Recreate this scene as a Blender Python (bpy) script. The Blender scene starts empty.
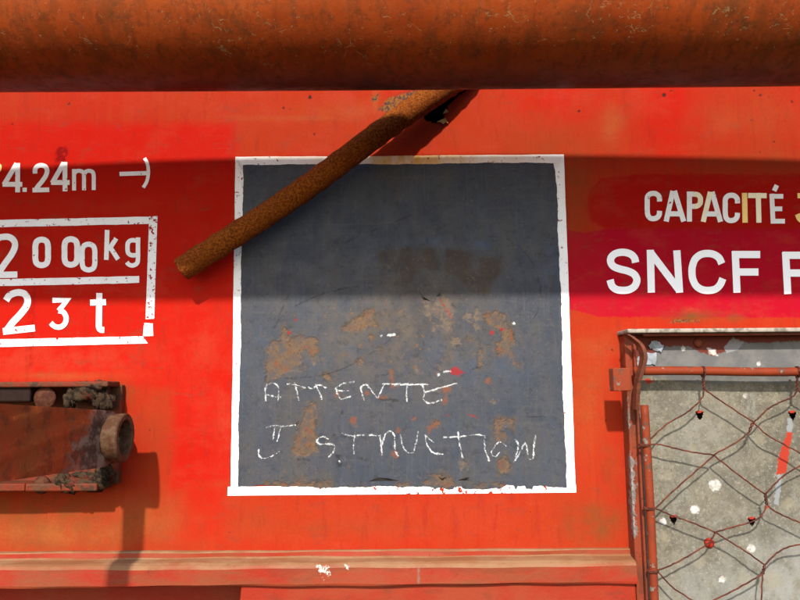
import bpy, bmesh, math, random
import numpy as np
from mathutils import Vector, Matrix

random.seed(7)
rng = np.random.default_rng(7)
S = bpy.context.scene
C = S.collection

# ------------------------------------------------------------------ camera
FPX = 700.0            # focal length in photograph pixels (800 wide)
D = 0.87               # camera to wagon side
ZC = 1.60              # camera height
PITCH = math.radians(7.3)
ROLL = math.radians(-0.42)
cam = bpy.data.cameras.new('camera')
cam.sensor_width = 36.0
cam.lens = FPX / 800.0 * 36.0
cam.clip_start = 0.01
cam.clip_end = 200.0
camo = bpy.data.objects.new('camera', cam)
C.objects.link(camo)
CAMROT = Matrix.Rotation(math.pi / 2 + PITCH, 3, 'X') @ Matrix.Rotation(ROLL, 3, 'Z')
camo.matrix_world = Matrix.Translation((0, -D, ZC)) @ CAMROT.to_4x4()
S.camera = camo

# ------------------------------------------------------------------ light
SUN = Vector((0.15, 1.0, -0.75)).normalized()      # direction the light travels
SUN_EL = math.asin(-SUN.z)
SUN_AZ = math.atan2(-SUN.x, -SUN.y)                # from +Y towards +X
w = bpy.data.worlds.new('World')
S.world = w
w.use_nodes = True
wn = w.node_tree.nodes
sky = wn.new('ShaderNodeTexSky')
sky.sky_type = 'NISHITA'
sky.sun_disc = False
sky.sun_elevation = SUN_EL
sky.sun_rotation = SUN_AZ % (2 * math.pi)
wn['Background'].inputs['Strength'].default_value = 0.15
w.node_tree.links.new(sky.outputs[0], wn['Background'].inputs[0])
sl = bpy.data.lights.new('sun', 'SUN')
sl.energy = 3.1
sl.angle = math.radians(1.8)
sl.color = (1.0, 0.95, 0.87)
so = bpy.data.objects.new('sun', sl)
C.objects.link(so)
so.rotation_euler = SUN.to_track_quat('-Z', 'Y').to_euler()
so.location = (-1, -4, 5)

S.view_settings.view_transform = 'Standard'
S.view_settings.look = 'None'
S.view_settings.exposure = 0.98
S.view_settings.gamma = 1.0
S.view_settings.use_curve_mapping = False

# ------------------------------------------------------------------ geometry helpers
CAMLOC = Vector((0, -D, ZC))


def P(px, py, d=0.0):
    """photograph pixel -> point on the vertical plane d metres in front of the wagon side"""
    r = CAMROT @ Vector(((px - 400) / FPX, (300 - py) / FPX, -1.0))
    t = (D - d) / r.y
    return CAMLOC + r * t


RI = np.array(CAMROT.transposed())


def proj(X, Y, Z):
    v = np.stack([X, Y + D, Z - ZC], -1) @ RI.T
    return 400 - v[..., 0] / v[..., 2] * FPX, 300 + v[..., 1] / v[..., 2] * FPX


def buckle(x, z):
    """gentle unevenness of the old sheet, metres towards the viewer"""
    return (0.0016 * np.sin(5.1 * x + 1.2) * np.cos(4.3 * (z - 1.6) + 0.4)
            + 0.0007 * np.sin(13.0 * x - 0.5 + 3 * z) * np.sin(11 * z + 2.0 * x))


def PW(px, py, off=0.0):
    p = P(px, py, 0.0)
    return Vector((p.x, -float(buckle(p.x, p.z)) - off, p.z))


def mesh(name, verts, faces, mat, parent=None, attrs=None, smooth=False, label=None):
    me = bpy.data.meshes.new(name)
    o = bpy.data.objects.new(name, me)
    C.objects.link(o)
    off = Vector((0, 0, 0))
    if parent is not None:
        o.parent = parent
        off = ROOT.get(parent.name, Vector((0, 0, 0)))
    ROOT[o.name] = off
    me.from_pydata([tuple(Vector(v) - off) for v in verts], [], faces)
    if mat:
        me.materials.append(mat)
    if attrs:
        for k, a in attrs.items():
            at = me.attributes.new(k, 'FLOAT', 'POINT')
            at.data.foreach_set('value', np.asarray(a, dtype=np.float32))
    if smooth:
        me.polygons.foreach_set('use_smooth', [True] * len(me.polygons))
    me.update()
    if label:
        o['label'] = label
    return o


ROOT = {}


def thing(name, loc, label, cat, group=None):
    o = bpy.data.objects.new(name, None)
    o.empty_display_size = 0.05
    C.objects.link(o)
    o.location = loc
    o['label'] = label
    o['category'] = cat
    if group:
        o['group'] = group
    ROOT[o.name] = Vector(loc)
    return o


def fix_normals(o):
    bm = bmesh.new()
    bm.from_mesh(o.data)
    bmesh.ops.recalc_face_normals(bm, faces=bm.faces)
    bm.to_mesh(o.data)
    bm.free()


def bevel(o, wd, seg=2):
    m = o.modifiers.new('bevel', 'BEVEL')
    m.width = wd
    m.segments = seg
    m.limit_method = 'ANGLE'
    m.angle_limit = math.radians(35)


def crom(pts, n=6, closed=False):
    """Catmull-Rom through 2-D/3-D points"""
    pts = [np.array(p, float) for p in pts]
    out = []
    m = len(pts)
    rngi = range(m if closed else m - 1)
    for i in rngi:
        if closed:
            p0, p1, p2, p3 = pts[(i - 1) % m], pts[i], pts[(i + 1) % m], pts[(i + 2) % m]
        else:
            p1, p2 = pts[i], pts[i + 1]
            p0 = pts[i - 1] if i > 0 else 2 * p1 - p2
            p3 = pts[i + 2] if i + 2 < m else 2 * p2 - p1
        for k in range(n):
            t = k / n
            out.append(0.5 * ((2 * p1) + (-p0 + p2) * t + (2 * p0 - 5 * p1 + 4 * p2 - p3) * t * t
                              + (-p0 + 3 * p1 - 3 * p2 + p3) * t ** 3))
    if not closed:
        out.append(pts[-1])
    return out


def tube(path, rad, seg=10, cap=True, hollow=False):
    path = [Vector(p) for p in path]
    n = len(path)
    rads = rad if isinstance(rad, (list, tuple)) else [rad] * n
    vs, fs = [], []
    up = None
    for i, p in enumerate(path):
        t = (path[min(i + 1, n - 1)] - path[max(i - 1, 0)]).normalized()
        if up is None:
            a = Vector((0, 0, 1)) if abs(t.z) < 0.9 else Vector((1, 0, 0))
            up = (a - t * a.dot(t)).normalized()
        else:
            up = (up - t * up.dot(t)).normalized()
        s = t.cross(up)
        for k in range(seg):
            an = 2 * math.pi * k / seg
            vs.append(p + (up * math.cos(an) + s * math.sin(an)) * rads[i])
    for i in range(n - 1):
        for k in range(seg):
            a = i * seg + k
            b = i * seg + (k + 1) % seg
            fs.append((a, b, b + seg, a + seg))
    if cap:
        fs.append(tuple(range(seg - 1, -1, -1)))
        fs.append(tuple(range((n - 1) * seg, n * seg)))
    return vs, fs


def join(*parts):
    vs, fs = [], []
    for v, f in parts:
        b = len(vs)
        vs += list(v)
        fs += [tuple(i + b for i in q) for q in f]
    return vs, fs


def box(x0, x1, y0, y1, z0, z1):
    vs = [(x, y, z) for x in (x0, x1) for y in (y0, y1) for z in (z0, z1)]
    fs = [(0, 1, 3, 2), (4, 6, 7, 5), (0, 4, 5, 1), (2, 3, 7, 6), (0, 2, 6, 4), (1, 5, 7, 3)]
    return vs, fs


def prism(front, back):
    """two matching loops of 3-D points -> closed solid"""
    n = len(front)
    vs = list(front) + list(back)
    fs = [tuple(range(n)), tuple(range(2 * n - 1, n - 1, -1))]
    for i in range(n):
        j = (i + 1) % n
        fs.append((i, i + n, j + n, j))
    return vs, fs


def dome(c, r, h, seg=14, rings=4, sq=1.0):
    """low rounded cap facing -Y, centre c"""
    vs, fs = [], []
    c = Vector(c)
    for i in range(rings):
        a = i / rings * math.pi / 2
        for k in range(seg):
            t = 2 * math.pi * k / seg
            vs.append(c + Vector((r * math.cos(a) * math.cos(t), -h * math.sin(a), sq * r * math.cos(a) * math.sin(t))))
    vs.append(c + Vector((0, -h, 0)))
    for i in range(rings - 1):
        for k in range(seg):
            fs.append((i * seg + k, i * seg + (k + 1) % seg, (i + 1) * seg + (k + 1) % seg, (i + 1) * seg + k))
    for k in range(seg):
        fs.append(((rings - 1) * seg + k, (rings - 1) * seg + (k + 1) % seg, rings * seg))
    fs.append(tuple(range(seg - 1, -1, -1)))
    return vs, fs


# ---- 2-D fields in photograph pixels
def sdpoly(px, py, poly):
    """signed distance, positive inside"""
    d = np.full(px.shape, 1e9)
    ins = np.zeros(px.shape, bool)
    n = len(poly)
    for i in range(n):
        ax, ay = poly[i]
        bx, by = poly[(i + 1) % n]
        ex, ey = bx - ax, by - ay
        L = ex * ex + ey * ey + 1e-9
        t = np.clip(((px - ax) * ex + (py - ay) * ey) / L, 0, 1)
        d = np.minimum(d, np.hypot(px - ax - t * ex, py - ay - t * ey))
        cr = ((ay > py) != (by > py)) & (px < (bx - ax) * (py - ay) / (by - ay + 1e-12) + ax)
        ins ^= cr
    return np.where(ins, d, -d)


def sdseg(px, py, pts, wd):
    d = np.full(px.shape, 1e9)
    for (ax, ay), (bx, by) in zip(pts[:-1], pts[1:]):
        ex, ey = bx - ax, by - ay
        t = np.clip(((px - ax) * ex + (py - ay) * ey) / (ex * ex + ey * ey + 1e-9), 0, 1)
        d = np.minimum(d, np.hypot(px - ax - t * ex, py - ay - t * ey))
    return wd / 2 - d


def union(*f):
    return np.maximum.reduce(list(f))


def sddisc(px, py, x, y, r):
    return r - np.hypot(px - x, py - y)


def blob(px, py, x, y, rx, ry):
    return np.exp(-(((px - x) / rx) ** 2 + ((py - y) / ry) ** 2))


def crop(ox, oy, s):
    return lambda pts: [(ox + x / s, oy + y / s) for x, y in pts]


# ------------------------------------------------------------------ materials
class M:
    def __init__(self, name, rough=0.6, metallic=0.0, spec=0.12):
        self.m = bpy.data.materials.new(name)
        self.m.use_nodes = True
        self.t = self.m.node_tree
        self.b = self.t.nodes['Principled BSDF']
        self.b.inputs['Roughness'].default_value = rough
        self.b.inputs['Metallic'].default_value = metallic
        self.b.inputs['Specular IOR Level'].default_value = spec
        self.tc = self.t.nodes.new('ShaderNodeTexCoord')

    def set(self, sock, v):
        if isinstance(v, bpy.types.NodeSocket):
            self.t.links.new(v, sock)
        elif isinstance(v, tuple) and len(v) == 3 and sock.type == 'RGBA':
            sock.default_value = (*v, 1)
        else:
            sock.default_value = v

    def vec(self, sx=1, sy=1, sz=1):
        n = self.t.nodes.new('ShaderNodeMapping')
        n.inputs['Scale'].default_value = (sx, sy, sz)
        self.t.links.new(self.tc.outputs['Object'], n.inputs['Vector'])
        return n.outputs[0]

    gain = 1.5

    def noise(self, scale, detail=4, vec=None, rough=0.6, dist=0.0):
        n = self.t.nodes.new('ShaderNodeTexNoise')
        n.inputs['Scale'].default_value = scale
        n.inputs['Detail'].default_value = detail
        n.inputs['Roughness'].default_value = rough
        n.inputs['Distortion'].default_value = dist
        self.t.links.new(vec or self.tc.outputs['Object'], n.inputs['Vector'])
        if self.gain == 1.0:
            return n.outputs[0]
        return self.math('MULTIPLY_ADD', n.outputs[0], self.gain, .5 - .5 * self.gain)

    def voro(self, scale, feature='F1', vec=None, out='Distance'):
        n = self.t.nodes.new('ShaderNodeTexVoronoi')
        n.feature = feature
        n.inputs['Scale'].default_value = scale
        self.t.links.new(vec or self.tc.outputs['Object'], n.inputs['Vector'])
        return n.outputs[out]

    def attr(self, name):
        n = self.t.nodes.new('ShaderNodeAttribute')
        n.attribute_name = name
        return n.outputs['Fac']

    def math(self, op, a, b=0.0, c=None):
        n = self.t.nodes.new('ShaderNodeMath')
        n.operation = op
        self.set(n.inputs[0], a)
        self.set(n.inputs[1], b)
        if c is not None:
            self.set(n.inputs[2], c)
        return n.outputs[0]

    def step(self, v, lo, hi, a=0.0, b=1.0):
        n = self.t.nodes.new('ShaderNodeMapRange')
        n.interpolation_type = 'SMOOTHSTEP'
        self.set(n.inputs['Value'], v)
        n.inputs['From Min'].default_value = lo
        n.inputs['From Max'].default_value = hi
        n.inputs['To Min'].default_value = a
        n.inputs['To Max'].default_value = b
        return n.outputs['Result']

    def mix(self, f, a, b, mode='MIX'):
        n = self.t.nodes.new('ShaderNodeMix')
        n.data_type = 'RGBA'
        n.blend_type = mode
        self.set(n.inputs['Factor'], f)
        self.set(n.inputs[6], a)
        self.set(n.inputs[7], b)
        return n.outputs[2]

    def edge(self, field, amp=2.0, scale=900.0, soft=0.6, bias=0.0):
        """crisp mask from a pixel distance field with a ragged border"""
        nz = self.math('MULTIPLY_ADD', self.noise(scale, 4, rough=0.65), amp * 2, -amp + bias)
        return self.step(self.math('ADD', field, nz), -soft, soft)

    def both(self, a, b):
        return self.math('MULTIPLY', a, b)

    def inv(self, a):
        return self.math('SUBTRACT', 1.0, a)

    def normal_z(self):
        g = self.t.nodes.new('ShaderNodeNewGeometry')
        s = self.t.nodes.new('ShaderNodeSeparateXYZ')
        self.t.links.new(g.outputs['True Normal'], s.inputs[0])
        return s.outputs['Z']

    k = .70

    def color(self, c):
        if self.k != 1.0:
            c = self.mix(1.0, c, (self.k,) * 3, 'MULTIPLY')
        self.set(self.b.inputs['Base Color'], c)

    def roughness(self, r):
        self.set(self.b.inputs['Roughness'], r)

    def bump(self, h, strength=0.3, dist=0.001):
        n = self.t.nodes.new('ShaderNodeBump')
        n.inputs['Strength'].default_value = strength
        n.inputs['Distance'].default_value = dist
        self.t.links.new(h, n.inputs['Height'])
        self.t.links.new(n.outputs[0], self.b.inputs['Normal'])

    def alpha(self, a):
        self.set(self.b.inputs['Alpha'], a)
        return self


ORANGE = (0.43, 0.024, 0.008)
RED = (0.51, 0.009, 0.004)
CRIMSON = (0.43, 0.004, 0.018)


def mat_wall():
    m = M('wagon_paint', 0.6, spec=0.02)
    m.k = .79
    big = m.noise(6, 6, rough=.65)
    streak = m.noise(1.0, 6, m.vec(70, 1, 3.5), rough=.65)
    fine = m.noise(420, 3)
    col = m.mix(m.step(big, .35, .7), ORANGE, (0.40, 0.033, 0.009))
    col = m.mix(m.both(m.step(streak, .48, .75), .5), col, (0.43, 0.041, 0.010))
    col = m.mix(m.edge(m.attr('coral'), 22, 14, 14), col, (0.41, 0.036, 0.010))
    col = m.mix(m.math('MULTIPLY', m.edge(m.attr('red'), 5, 45, 8), .90), col, RED)
    col = m.mix(m.edge(m.attr('crimson'), 2.2, 110, 1.0), col, CRIMSON)
    col = m.mix(m.edge(m.attr('capred'), 2.5, 90, 2.5), col, (0.40, 0.006, 0.004))
    # soft pinkish bloom where the red has chalked
    chalk = m.math('MAXIMUM', m.both(m.step(m.noise(14, 7, m.vec(1, 1, 1.8), rough=.68), .50, .72), .22),
                   m.both(m.attr('bloom'), m.step(m.noise(24, 7, rough=.7), .3, .65)))
    col = m.mix(chalk, col, (0.47, 0.060, 0.026))
    scuff = m.both(m.step(m.noise(90, 6, m.vec(1, 1, .2), rough=.7), .56, .70), .30)
    col = m.mix(scuff, col, (0.27, 0.022, 0.012))
    col = m.mix(m.both(m.step(m.noise(26, 7, m.vec(1, 1, 2.2), rough=.75), .58, .70), .38), col, (0.26, 0.045, 0.022))
    thin = m.both(m.step(m.noise(1.0, 5, m.vec(420, 1, 10)), .62, .74), .16)
    col = m.mix(thin, col, (0.24, 0.020, 0.012))
    hz = m.both(m.step(m.noise(1.0, 6, m.vec(14, 1, 420), rough=.7), .66, .78), m.step(m.noise(11, 4), .45, .7, .0, .35))
    col = m.mix(hz, col, (0.46, 0.10, 0.045))
    spk = m.both(m.step(m.noise(300, 5, rough=.75), .76, .84), m.step(m.noise(9, 5), .42, .68, .05, .8))
    col = m.mix(spk, col, (0.10, 0.022, 0.012))
    gr = m.both(m.attr('grime'), m.step(m.noise(34, 7, rough=.68), .25, .72, .35, 1.0))
    col = m.mix(gr, col, (0.15, 0.068, 0.018))
    tan = m.both(m.attr('tan'), m.step(m.noise(30, 6), .3, .7, .5, 1.0))
    col = m.mix(tan, col, (0.37, 0.105, 0.028))
    dr = m.both(m.attr('drip'), m.step(m.noise(120, 3), .3, .6))
    col = m.mix(dr, col, (0.24, 0.004, 0.004))
    rp = m.edge(m.attr('rustpatch'), 3.5, 420, .8)
    rcol = m.mix(m.step(m.noise(330, 5, rough=.7), .40, .60), (0.30, 0.11, 0.022), (0.07, 0.045, 0.040))
    col = m.mix(rp, col, rcol)
    ch = m.edge(m.attr('chip'), 1.3, 700, .5, -.3)
    col = m.mix(ch, col, (0.045, 0.02, 0.018))
    col = m.mix(m.both(m.step(fine, .35, .65), .14), col, (0.24, 0.018, 0.010))
    m.color(col)
    m.roughness(m.step(m.noise(25, 4), .3, .7, .5, .75))
    h = m.math('ADD', m.math('MULTIPLY', m.noise(160, 5, rough=.7), .4), m.math('MULTIPLY', fine, .15))
    h = m.math('SUBTRACT', h, m.math('ADD', rp, ch))
    m.bump(h, .40, .0007)
    return m.m


def mat_trim(name='rail_paint', dusty=True):
    m = M(name, .55)
    col = m.mix(m.step(m.noise(14, 5), .35, .7), (0.38, 0.032, 0.013), (0.36, 0.055, 0.022))
    col = m.mix(m.both(m.step(m.noise(50, 6, m.vec(.35, 1, 1)), .52, .68), .45), col, (0.20, 0.045, 0.022))
    if dusty:
        d = m.step(m.normal_z(), .15, .75)
        d = m.both(d, m.step(m.noise(35, 6, m.vec(.4, 1, 1), rough=.7), .20, .55, .55, 1.0))
        col = m.mix(m.both(m.step(m.noise(28, 7, m.vec(.3, 1, 1.5), rough=.7), .40, .70), .55), col, (0.24, 0.085, 0.035))
        col = m.mix(d, col, m.mix(m.step(m.noise(20, 6, m.vec(.5, 1, 1), rough=.7), .35, .65), (0.36, 0.20, 0.10), (0.30, 0.125, 0.055)))
        col = m.mix(m.edge(m.attr('white'), 3.0, 260, .6), col, (0.75, 0.70, 0.62))
        col = m.mix(m.edge(m.attr('grey'), 1.0, 300, .8), col, (0.26, 0.15, 0.11))
    sp = m.both(m.step(m.noise(230, 6, rough=.7), .70, .80), m.step(m.noise(20, 4), .4, .65))
    col = m.mix(m.both(sp, .6), col, (0.09, 0.03, 0.018))
    m.color(col)
    m.bump(m.math('ADD', m.noise(220, 5), m.math('MULTIPLY', sp, -.6)), .4, .0008)
    return m.m


def mat_pipe():
    m = M('pipe_paint', .5, spec=.32)
    m.b.inputs['Specular Tint'].default_value = (1.0, .60, .28, 1)
    m.k = .52
    col = m.mix(m.step(m.noise(9, 6, m.vec(.7, 1, 1), rough=.65), .3, .7), (0.50, 0.082, 0.014), (0.40, 0.056, 0.010))
    col = m.mix(m.both(m.step(m.noise(30, 7, m.vec(2.2, 1, .5), rough=.7), .45, .68), .6), col, (0.24, 0.052, 0.014))
    col = m.mix(m.both(m.step(m.noise(14, 6, rough=.7), .52, .70), .5), col, (0.11, 0.050, 0.016))
    col = m.mix(m.both(m.step(m.noise(120, 6, rough=.7), .52, .68), .45), col, (0.13, 0.034, 0.012))
    # pale hair-thin scrapes in patches
    warp = m.noise(38, 3, dist=2.0)
    vn = m.t.nodes.new('ShaderNodeVectorMath')
    vn.operation = 'MULTIPLY_ADD'
    nz = m.t.nodes.new('ShaderNodeTexNoise')
    nz.inputs['Scale'].default_value = 45
    nz.inputs['Detail'].default_value = 4
    m.t.links.new(m.tc.outputs['Object'], nz.inputs['Vector'])
    m.t.links.new(nz.outputs['Color'], vn.inputs[0])
    vn.inputs[1].default_value = (.05, .05, .05)
    m.t.links.new(m.tc.outputs['Object'], vn.inputs[2])
    e = m.voro(46, 'DISTANCE_TO_EDGE', vn.outputs[0])
    line = m.step(e, .012, .042, 1.0, 0.0)
    patch = m.step(m.noise(22, 6, rough=.75), .50, .62)
    band = m.math('MULTIPLY', m.step(m.attr('ang'), -80, -58), m.step(m.attr('ang'), -14, -34))
    gap = m.step(m.noise(150, 4), .46, .58)
    sc = m.both(m.both(m.both(line, patch), gap), band)
    col = m.mix(m.both(sc, .6), col, (0.44, 0.30, 0.13))
    sp = m.both(m.step(m.noise(330, 4, rough=.7), .74, .78), band)
    col = m.mix(sp, col, (0.50, 0.40, 0.22))
    sp2 = m.step(m.noise(150, 5, rough=.7), .80, .84)
    col = m.mix(sp2, col, (0.05, 0.025, 0.02))
    m.color(col)
    m.roughness(m.step(m.noise(60, 4), .3, .7, .38, .54))
    m.bump(m.math('ADD', m.noise(130, 6), m.math('MULTIPLY', sc, -.8)), .25, .0008)
    return m.m


def mat_rust():
    m = M('rusted_steel', .85, spec=.1)
    m.k = .58
    m.gain = 1.3
    a = m.noise(420, 5, rough=.7)
    b = m.noise(55, 5)
    col = m.mix(m.step(a, .38, .62), (0.170, 0.034, 0.004), (0.42, 0.110, 0.009))
    col = m.mix(m.both(m.step(b, .45, .7), .45), col, (0.24, 0.050, 0.006))
    col = m.mix(m.both(m.step(m.noise(700, 3), .62, .75), .6), col, (0.46, 0.14, 0.018))
    col = m.mix(m.both(m.step(m.noise(380, 4), .66, .78), .6), col, (0.060, 0.016, 0.006))
    m.color(col)
    m.bump(a, .8, .0008)
    return m.m


def mat_board():
    m = M('slate_paint', .55, spec=.15)
    m.k = .62
    big = m.noise(8, 7, rough=.68)
    col = m.mix(m.step(big, .3, .7), (0.054, 0.065, 0.090), (0.080, 0.087, 0.105))
    col = m.mix(m.both(m.step(m.noise(20, 7, m.vec(1, 1, .45), rough=.7), .42, .72), .55), col, (0.108, 0.097, 0.088))
    st = m.noise(1.0, 6, m.vec(130, 1, 7), rough=.65)
    col = m.mix(m.both(m.step(st, .50, .75), .5), col, (0.066, 0.083, 0.122))
    st2 = m.noise(1.0, 6, m.vec(260, 1, 14), rough=.65)
    col = m.mix(m.both(m.step(st2, .56, .75), .35), col, (0.125, 0.118, 0.112))
    hs = m.noise(1.0, 5, m.vec(10, 1, 150), rough=.65)
    col = m.mix(m.both(m.step(hs, .55, .75), .30), col, (0.118, 0.112, 0.112))
    col = m.mix(m.both(m.attr('brown'), m.step(m.noise(34, 7, m.vec(1, 1, .3), rough=.7), .3, .60, .2, .85)), col, (0.070, 0.046, 0.030))
    col = m.mix(m.both(m.attr('warm'), m.step(m.noise(22, 7, rough=.7), .35, .7, .15, 1.)), col, (0.150, 0.115, 0.085))
    col = m.mix(m.both(m.attr('blue'), m.step(m.noise(60, 6, m.vec(1, 1, .6), rough=.7), .35, .65)), col, (0.070, 0.108, 0.180))
    col = m.mix(m.both(m.step(m.noise(110, 7, rough=.75), .54, .70), .45), col, (0.042, 0.040, 0.043))
    col = m.mix(m.both(m.step(m.noise(240, 6, rough=.75), .58, .70), .40), col, (0.140, 0.130, 0.120))
    be = m.both(m.edge(m.attr('beige'), 6.0, 210, 1.6), m.step(m.noise(180, 5), .35, .6, .25, .8))
    col = m.mix(be, col, (0.215, 0.150, 0.100))
    rf = m.attr('rust')
    ru = m.edge(rf, 5.0, 150, 1.8)
    halo = m.both(m.edge(rf, 6.0, 120, 3.5, 3.0), m.step(m.noise(60, 6), .35, .65, .1, .6))
    col = m.mix(halo, col, (0.130, 0.096, 0.066))
    rc = m.mix(m.step(m.noise(120, 6, rough=.7), .35, .65), (0.225, 0.125, 0.058), (0.150, 0.098, 0.066))
    rc = m.mix(m.both(m.step(m.noise(60, 6), .52, .68), .8), rc, (0.27, 0.082, 0.026))
    rc = m.mix(m.both(m.step(m.noise(90, 6, m.vec(1, 1, .5), rough=.7), .56, .68), .7), rc, (0.110, 0.085, 0.066))
    rc = m.mix(m.step(m.noise(330, 5, rough=.7), .60, .70), rc, (0.100, 0.060, 0.036))
    rim = m.both(m.inv(ru), m.edge(rf, 5.0, 170, 1.0, 1.3))
    col = m.mix(m.both(rim, m.step(m.noise(70, 4), .45, .65, .0, .35)), col, (0.040, 0.032, 0.030))
    col = m.mix(m.both(ru, m.step(m.noise(70, 7, rough=.75), .30, .60, .15, .92)), col, rc)
    col = m.mix(m.both(m.edge(m.attr('orange'), 4.0, 260, 1.4, -.4), .65), col, (0.28, 0.085, 0.028))
    sr = m.both(m.step(m.noise(120, 6, rough=.72), .66, .70), m.attr('warm'))
    col = m.mix(sr, col, (0.23, 0.115, 0.045))
    col = m.mix(m.both(m.edge(m.attr('redspot'), 2.4, 320, .7), .85), col, (0.38, 0.018, 0.020))
    col = m.mix(m.both(m.edge(m.attr('dark'), 3.0, 300, 1.2), .75), col, (0.030, 0.026, 0.026))
    col = m.mix(m.edge(m.attr('white'), 1.8, 500, .6), col, (0.78, 0.77, 0.74))
    scr = m.both(m.edge(m.attr('scratch'), .5, 600, .5), m.step(m.noise(70, 4), .38, .58))
    col = m.mix(m.both(scr, .75), col, (0.030, 0.028, 0.033))
    m.color(col)
    m.roughness(m.step(m.noise(35, 5), .3, .7, .42, .66))
    h = m.math('SUBTRACT', m.math('MULTIPLY', m.noise(200, 6, rough=.7), .4), m.math('ADD', ru, m.math('MULTIPLY', be, .4)))
    m.bump(h, .6, .0009)
    return m.m


def mat_white(name, col=(0.84, 0.83, 0.81), chip=.0, stain=False, dirt=.25):
    m = M(name, .45)
    m.gain = 1.15
    m.k = 1.0
    c = m.mix(m.both(m.step(m.noise(30, 6), .45, .75), dirt), col, tuple(x * y for x, y in zip(col, (.72, .66, .56))))
    c = m.mix(m.both(m.step(m.noise(420, 4), .60, .70), dirt * .8), c, (0.42, 0.36, 0.30))
    if stain:
        s = m.attr('stain')
        c = m.mix(m.both(s, m.step(m.noise(70, 5, m.vec(1, 1, .4)), .3, .62, .6, 1.0)), c, (0.66, 0.34, 0.08))
    m.color(c)
    if chip > 0 or stain:
        n = m.noise(170, 5, rough=.7)
        f = m.math('ADD', n, m.math('MULTIPLY', m.attr('wear'), .3))
        m.alpha(m.step(f, .735 - chip, .75 - chip, 1.0, 0.0))
    m.bump(m.noise(300, 4), .2, .0004)
    return m.m


def mat_chalk():
    m = M('chalk', .95, spec=.1)
    m.gain = 1.1
    m.k = 1.0
    m.color((0.66, 0.67, 0.66))
    a = m.noise(800, 4, rough=.75)
    b = m.noise(160, 4)
    f = m.math('ADD', m.math('MULTIPLY', a, .55), m.math('MULTIPLY', b, .45))
    f = m.math('ADD', f, m.math('MULTIPLY_ADD', m.attr('core'), .26, -.20))
    m.alpha(m.step(f, .32, .58, .0, .86))
    return m.m


def mat_arm():
    m = M('grimy_lever_paint', .55)
    m.k = .9
    col = m.mix(m.step(m.noise(16, 5), .35, .65), (0.36, 0.056, 0.014), (0.27, 0.068, 0.018))
    col = m.mix(m.both(m.step(m.noise(45, 6), .5, .7), .6), col, (0.11, 0.030, 0.014))
    g = m.math('ADD', m.attr('grease'), m.math('MULTIPLY_ADD', m.noise(45, 5), .9, -.45))
    gc = m.mix(m.step(m.noise(80, 5), .4, .62), (0.090, 0.046, 0.034), (0.22, 0.145, 0.105))
    col = m.mix(m.step(g, .25, .65), col, gc)
    col = m.mix(m.both(m.step(m.noise(150, 5), .74, .82), .6), col, (0.06, 0.022, 0.012))
    m.color(col)
    m.bump(m.noise(140, 6), .6, .0014)
    return m.m


def mat_grease(name, base, alt, scale=90, rough=.6, hi=None):
    m = M(name, rough)
    col = m.mix(m.step(m.noise(scale, 6, rough=.7), .40, .60), base, alt)
    if hi:
        col = m.mix(m.both(m.step(m.noise(scale * .7, 5, dist=1.0), .62, .68), .7), col, hi)
    m.color(col)
    m.bump(m.noise(scale * 2, 6), .7, .0016)
    return m.m


def mat_frame():
    m = M('window_frame_paint', .55)
    col = m.mix(m.step(m.noise(20, 5), .35, .65), (0.30, 0.052, 0.022), (0.24, 0.060, 0.028))
    col = m.mix(m.both(m.step(m.noise(60, 6, m.vec(1, 1, .4)), .48, .66), .6), col, (0.13, 0.042, 0.024))
    pl = m.edge(m.attr('peel'), 5.0, 130, .7)
    pc = m.mix(m.step(m.noise(130, 5), .4, .65), (0.36, 0.34, 0.32), (0.21, 0.17, 0.14))
    col = m.mix(pl, col, pc)
    sp = m.step(m.noise(240, 4), .66, .70)
    col = m.mix(m.both(sp, .7), col, (0.10, 0.04, 0.025))
    m.color(col)
    m.bump(m.math('ADD', m.noise(200, 5), pl), .4, .0007)
    return m.m


def mat_rod():
    m = M('red_rod_paint', .5)
    m.k = .55
    col = m.mix(m.step(m.noise(30, 5), .35, .65), (0.37, 0.060, 0.020), (0.30, 0.052, 0.021))
    col = m.mix(m.step(m.noise(70, 5), .62, .68), col, (0.20, 0.075, 0.045))
    col = m.mix(m.step(m.noise(120, 5), .67, .70), col, (0.30, 0.26, 0.21))
    m.color(col)
    m.bump(m.noise(240, 5), .4, .0007)
    return m.m


def mat_wire():
    m = M('rusty_wire', .7)
    col = m.mix(m.step(m.noise(90, 4), .4, .6), (0.085, 0.024, 0.016), (0.17, 0.048, 0.026))
    m.color(col)
    return m.m


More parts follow.
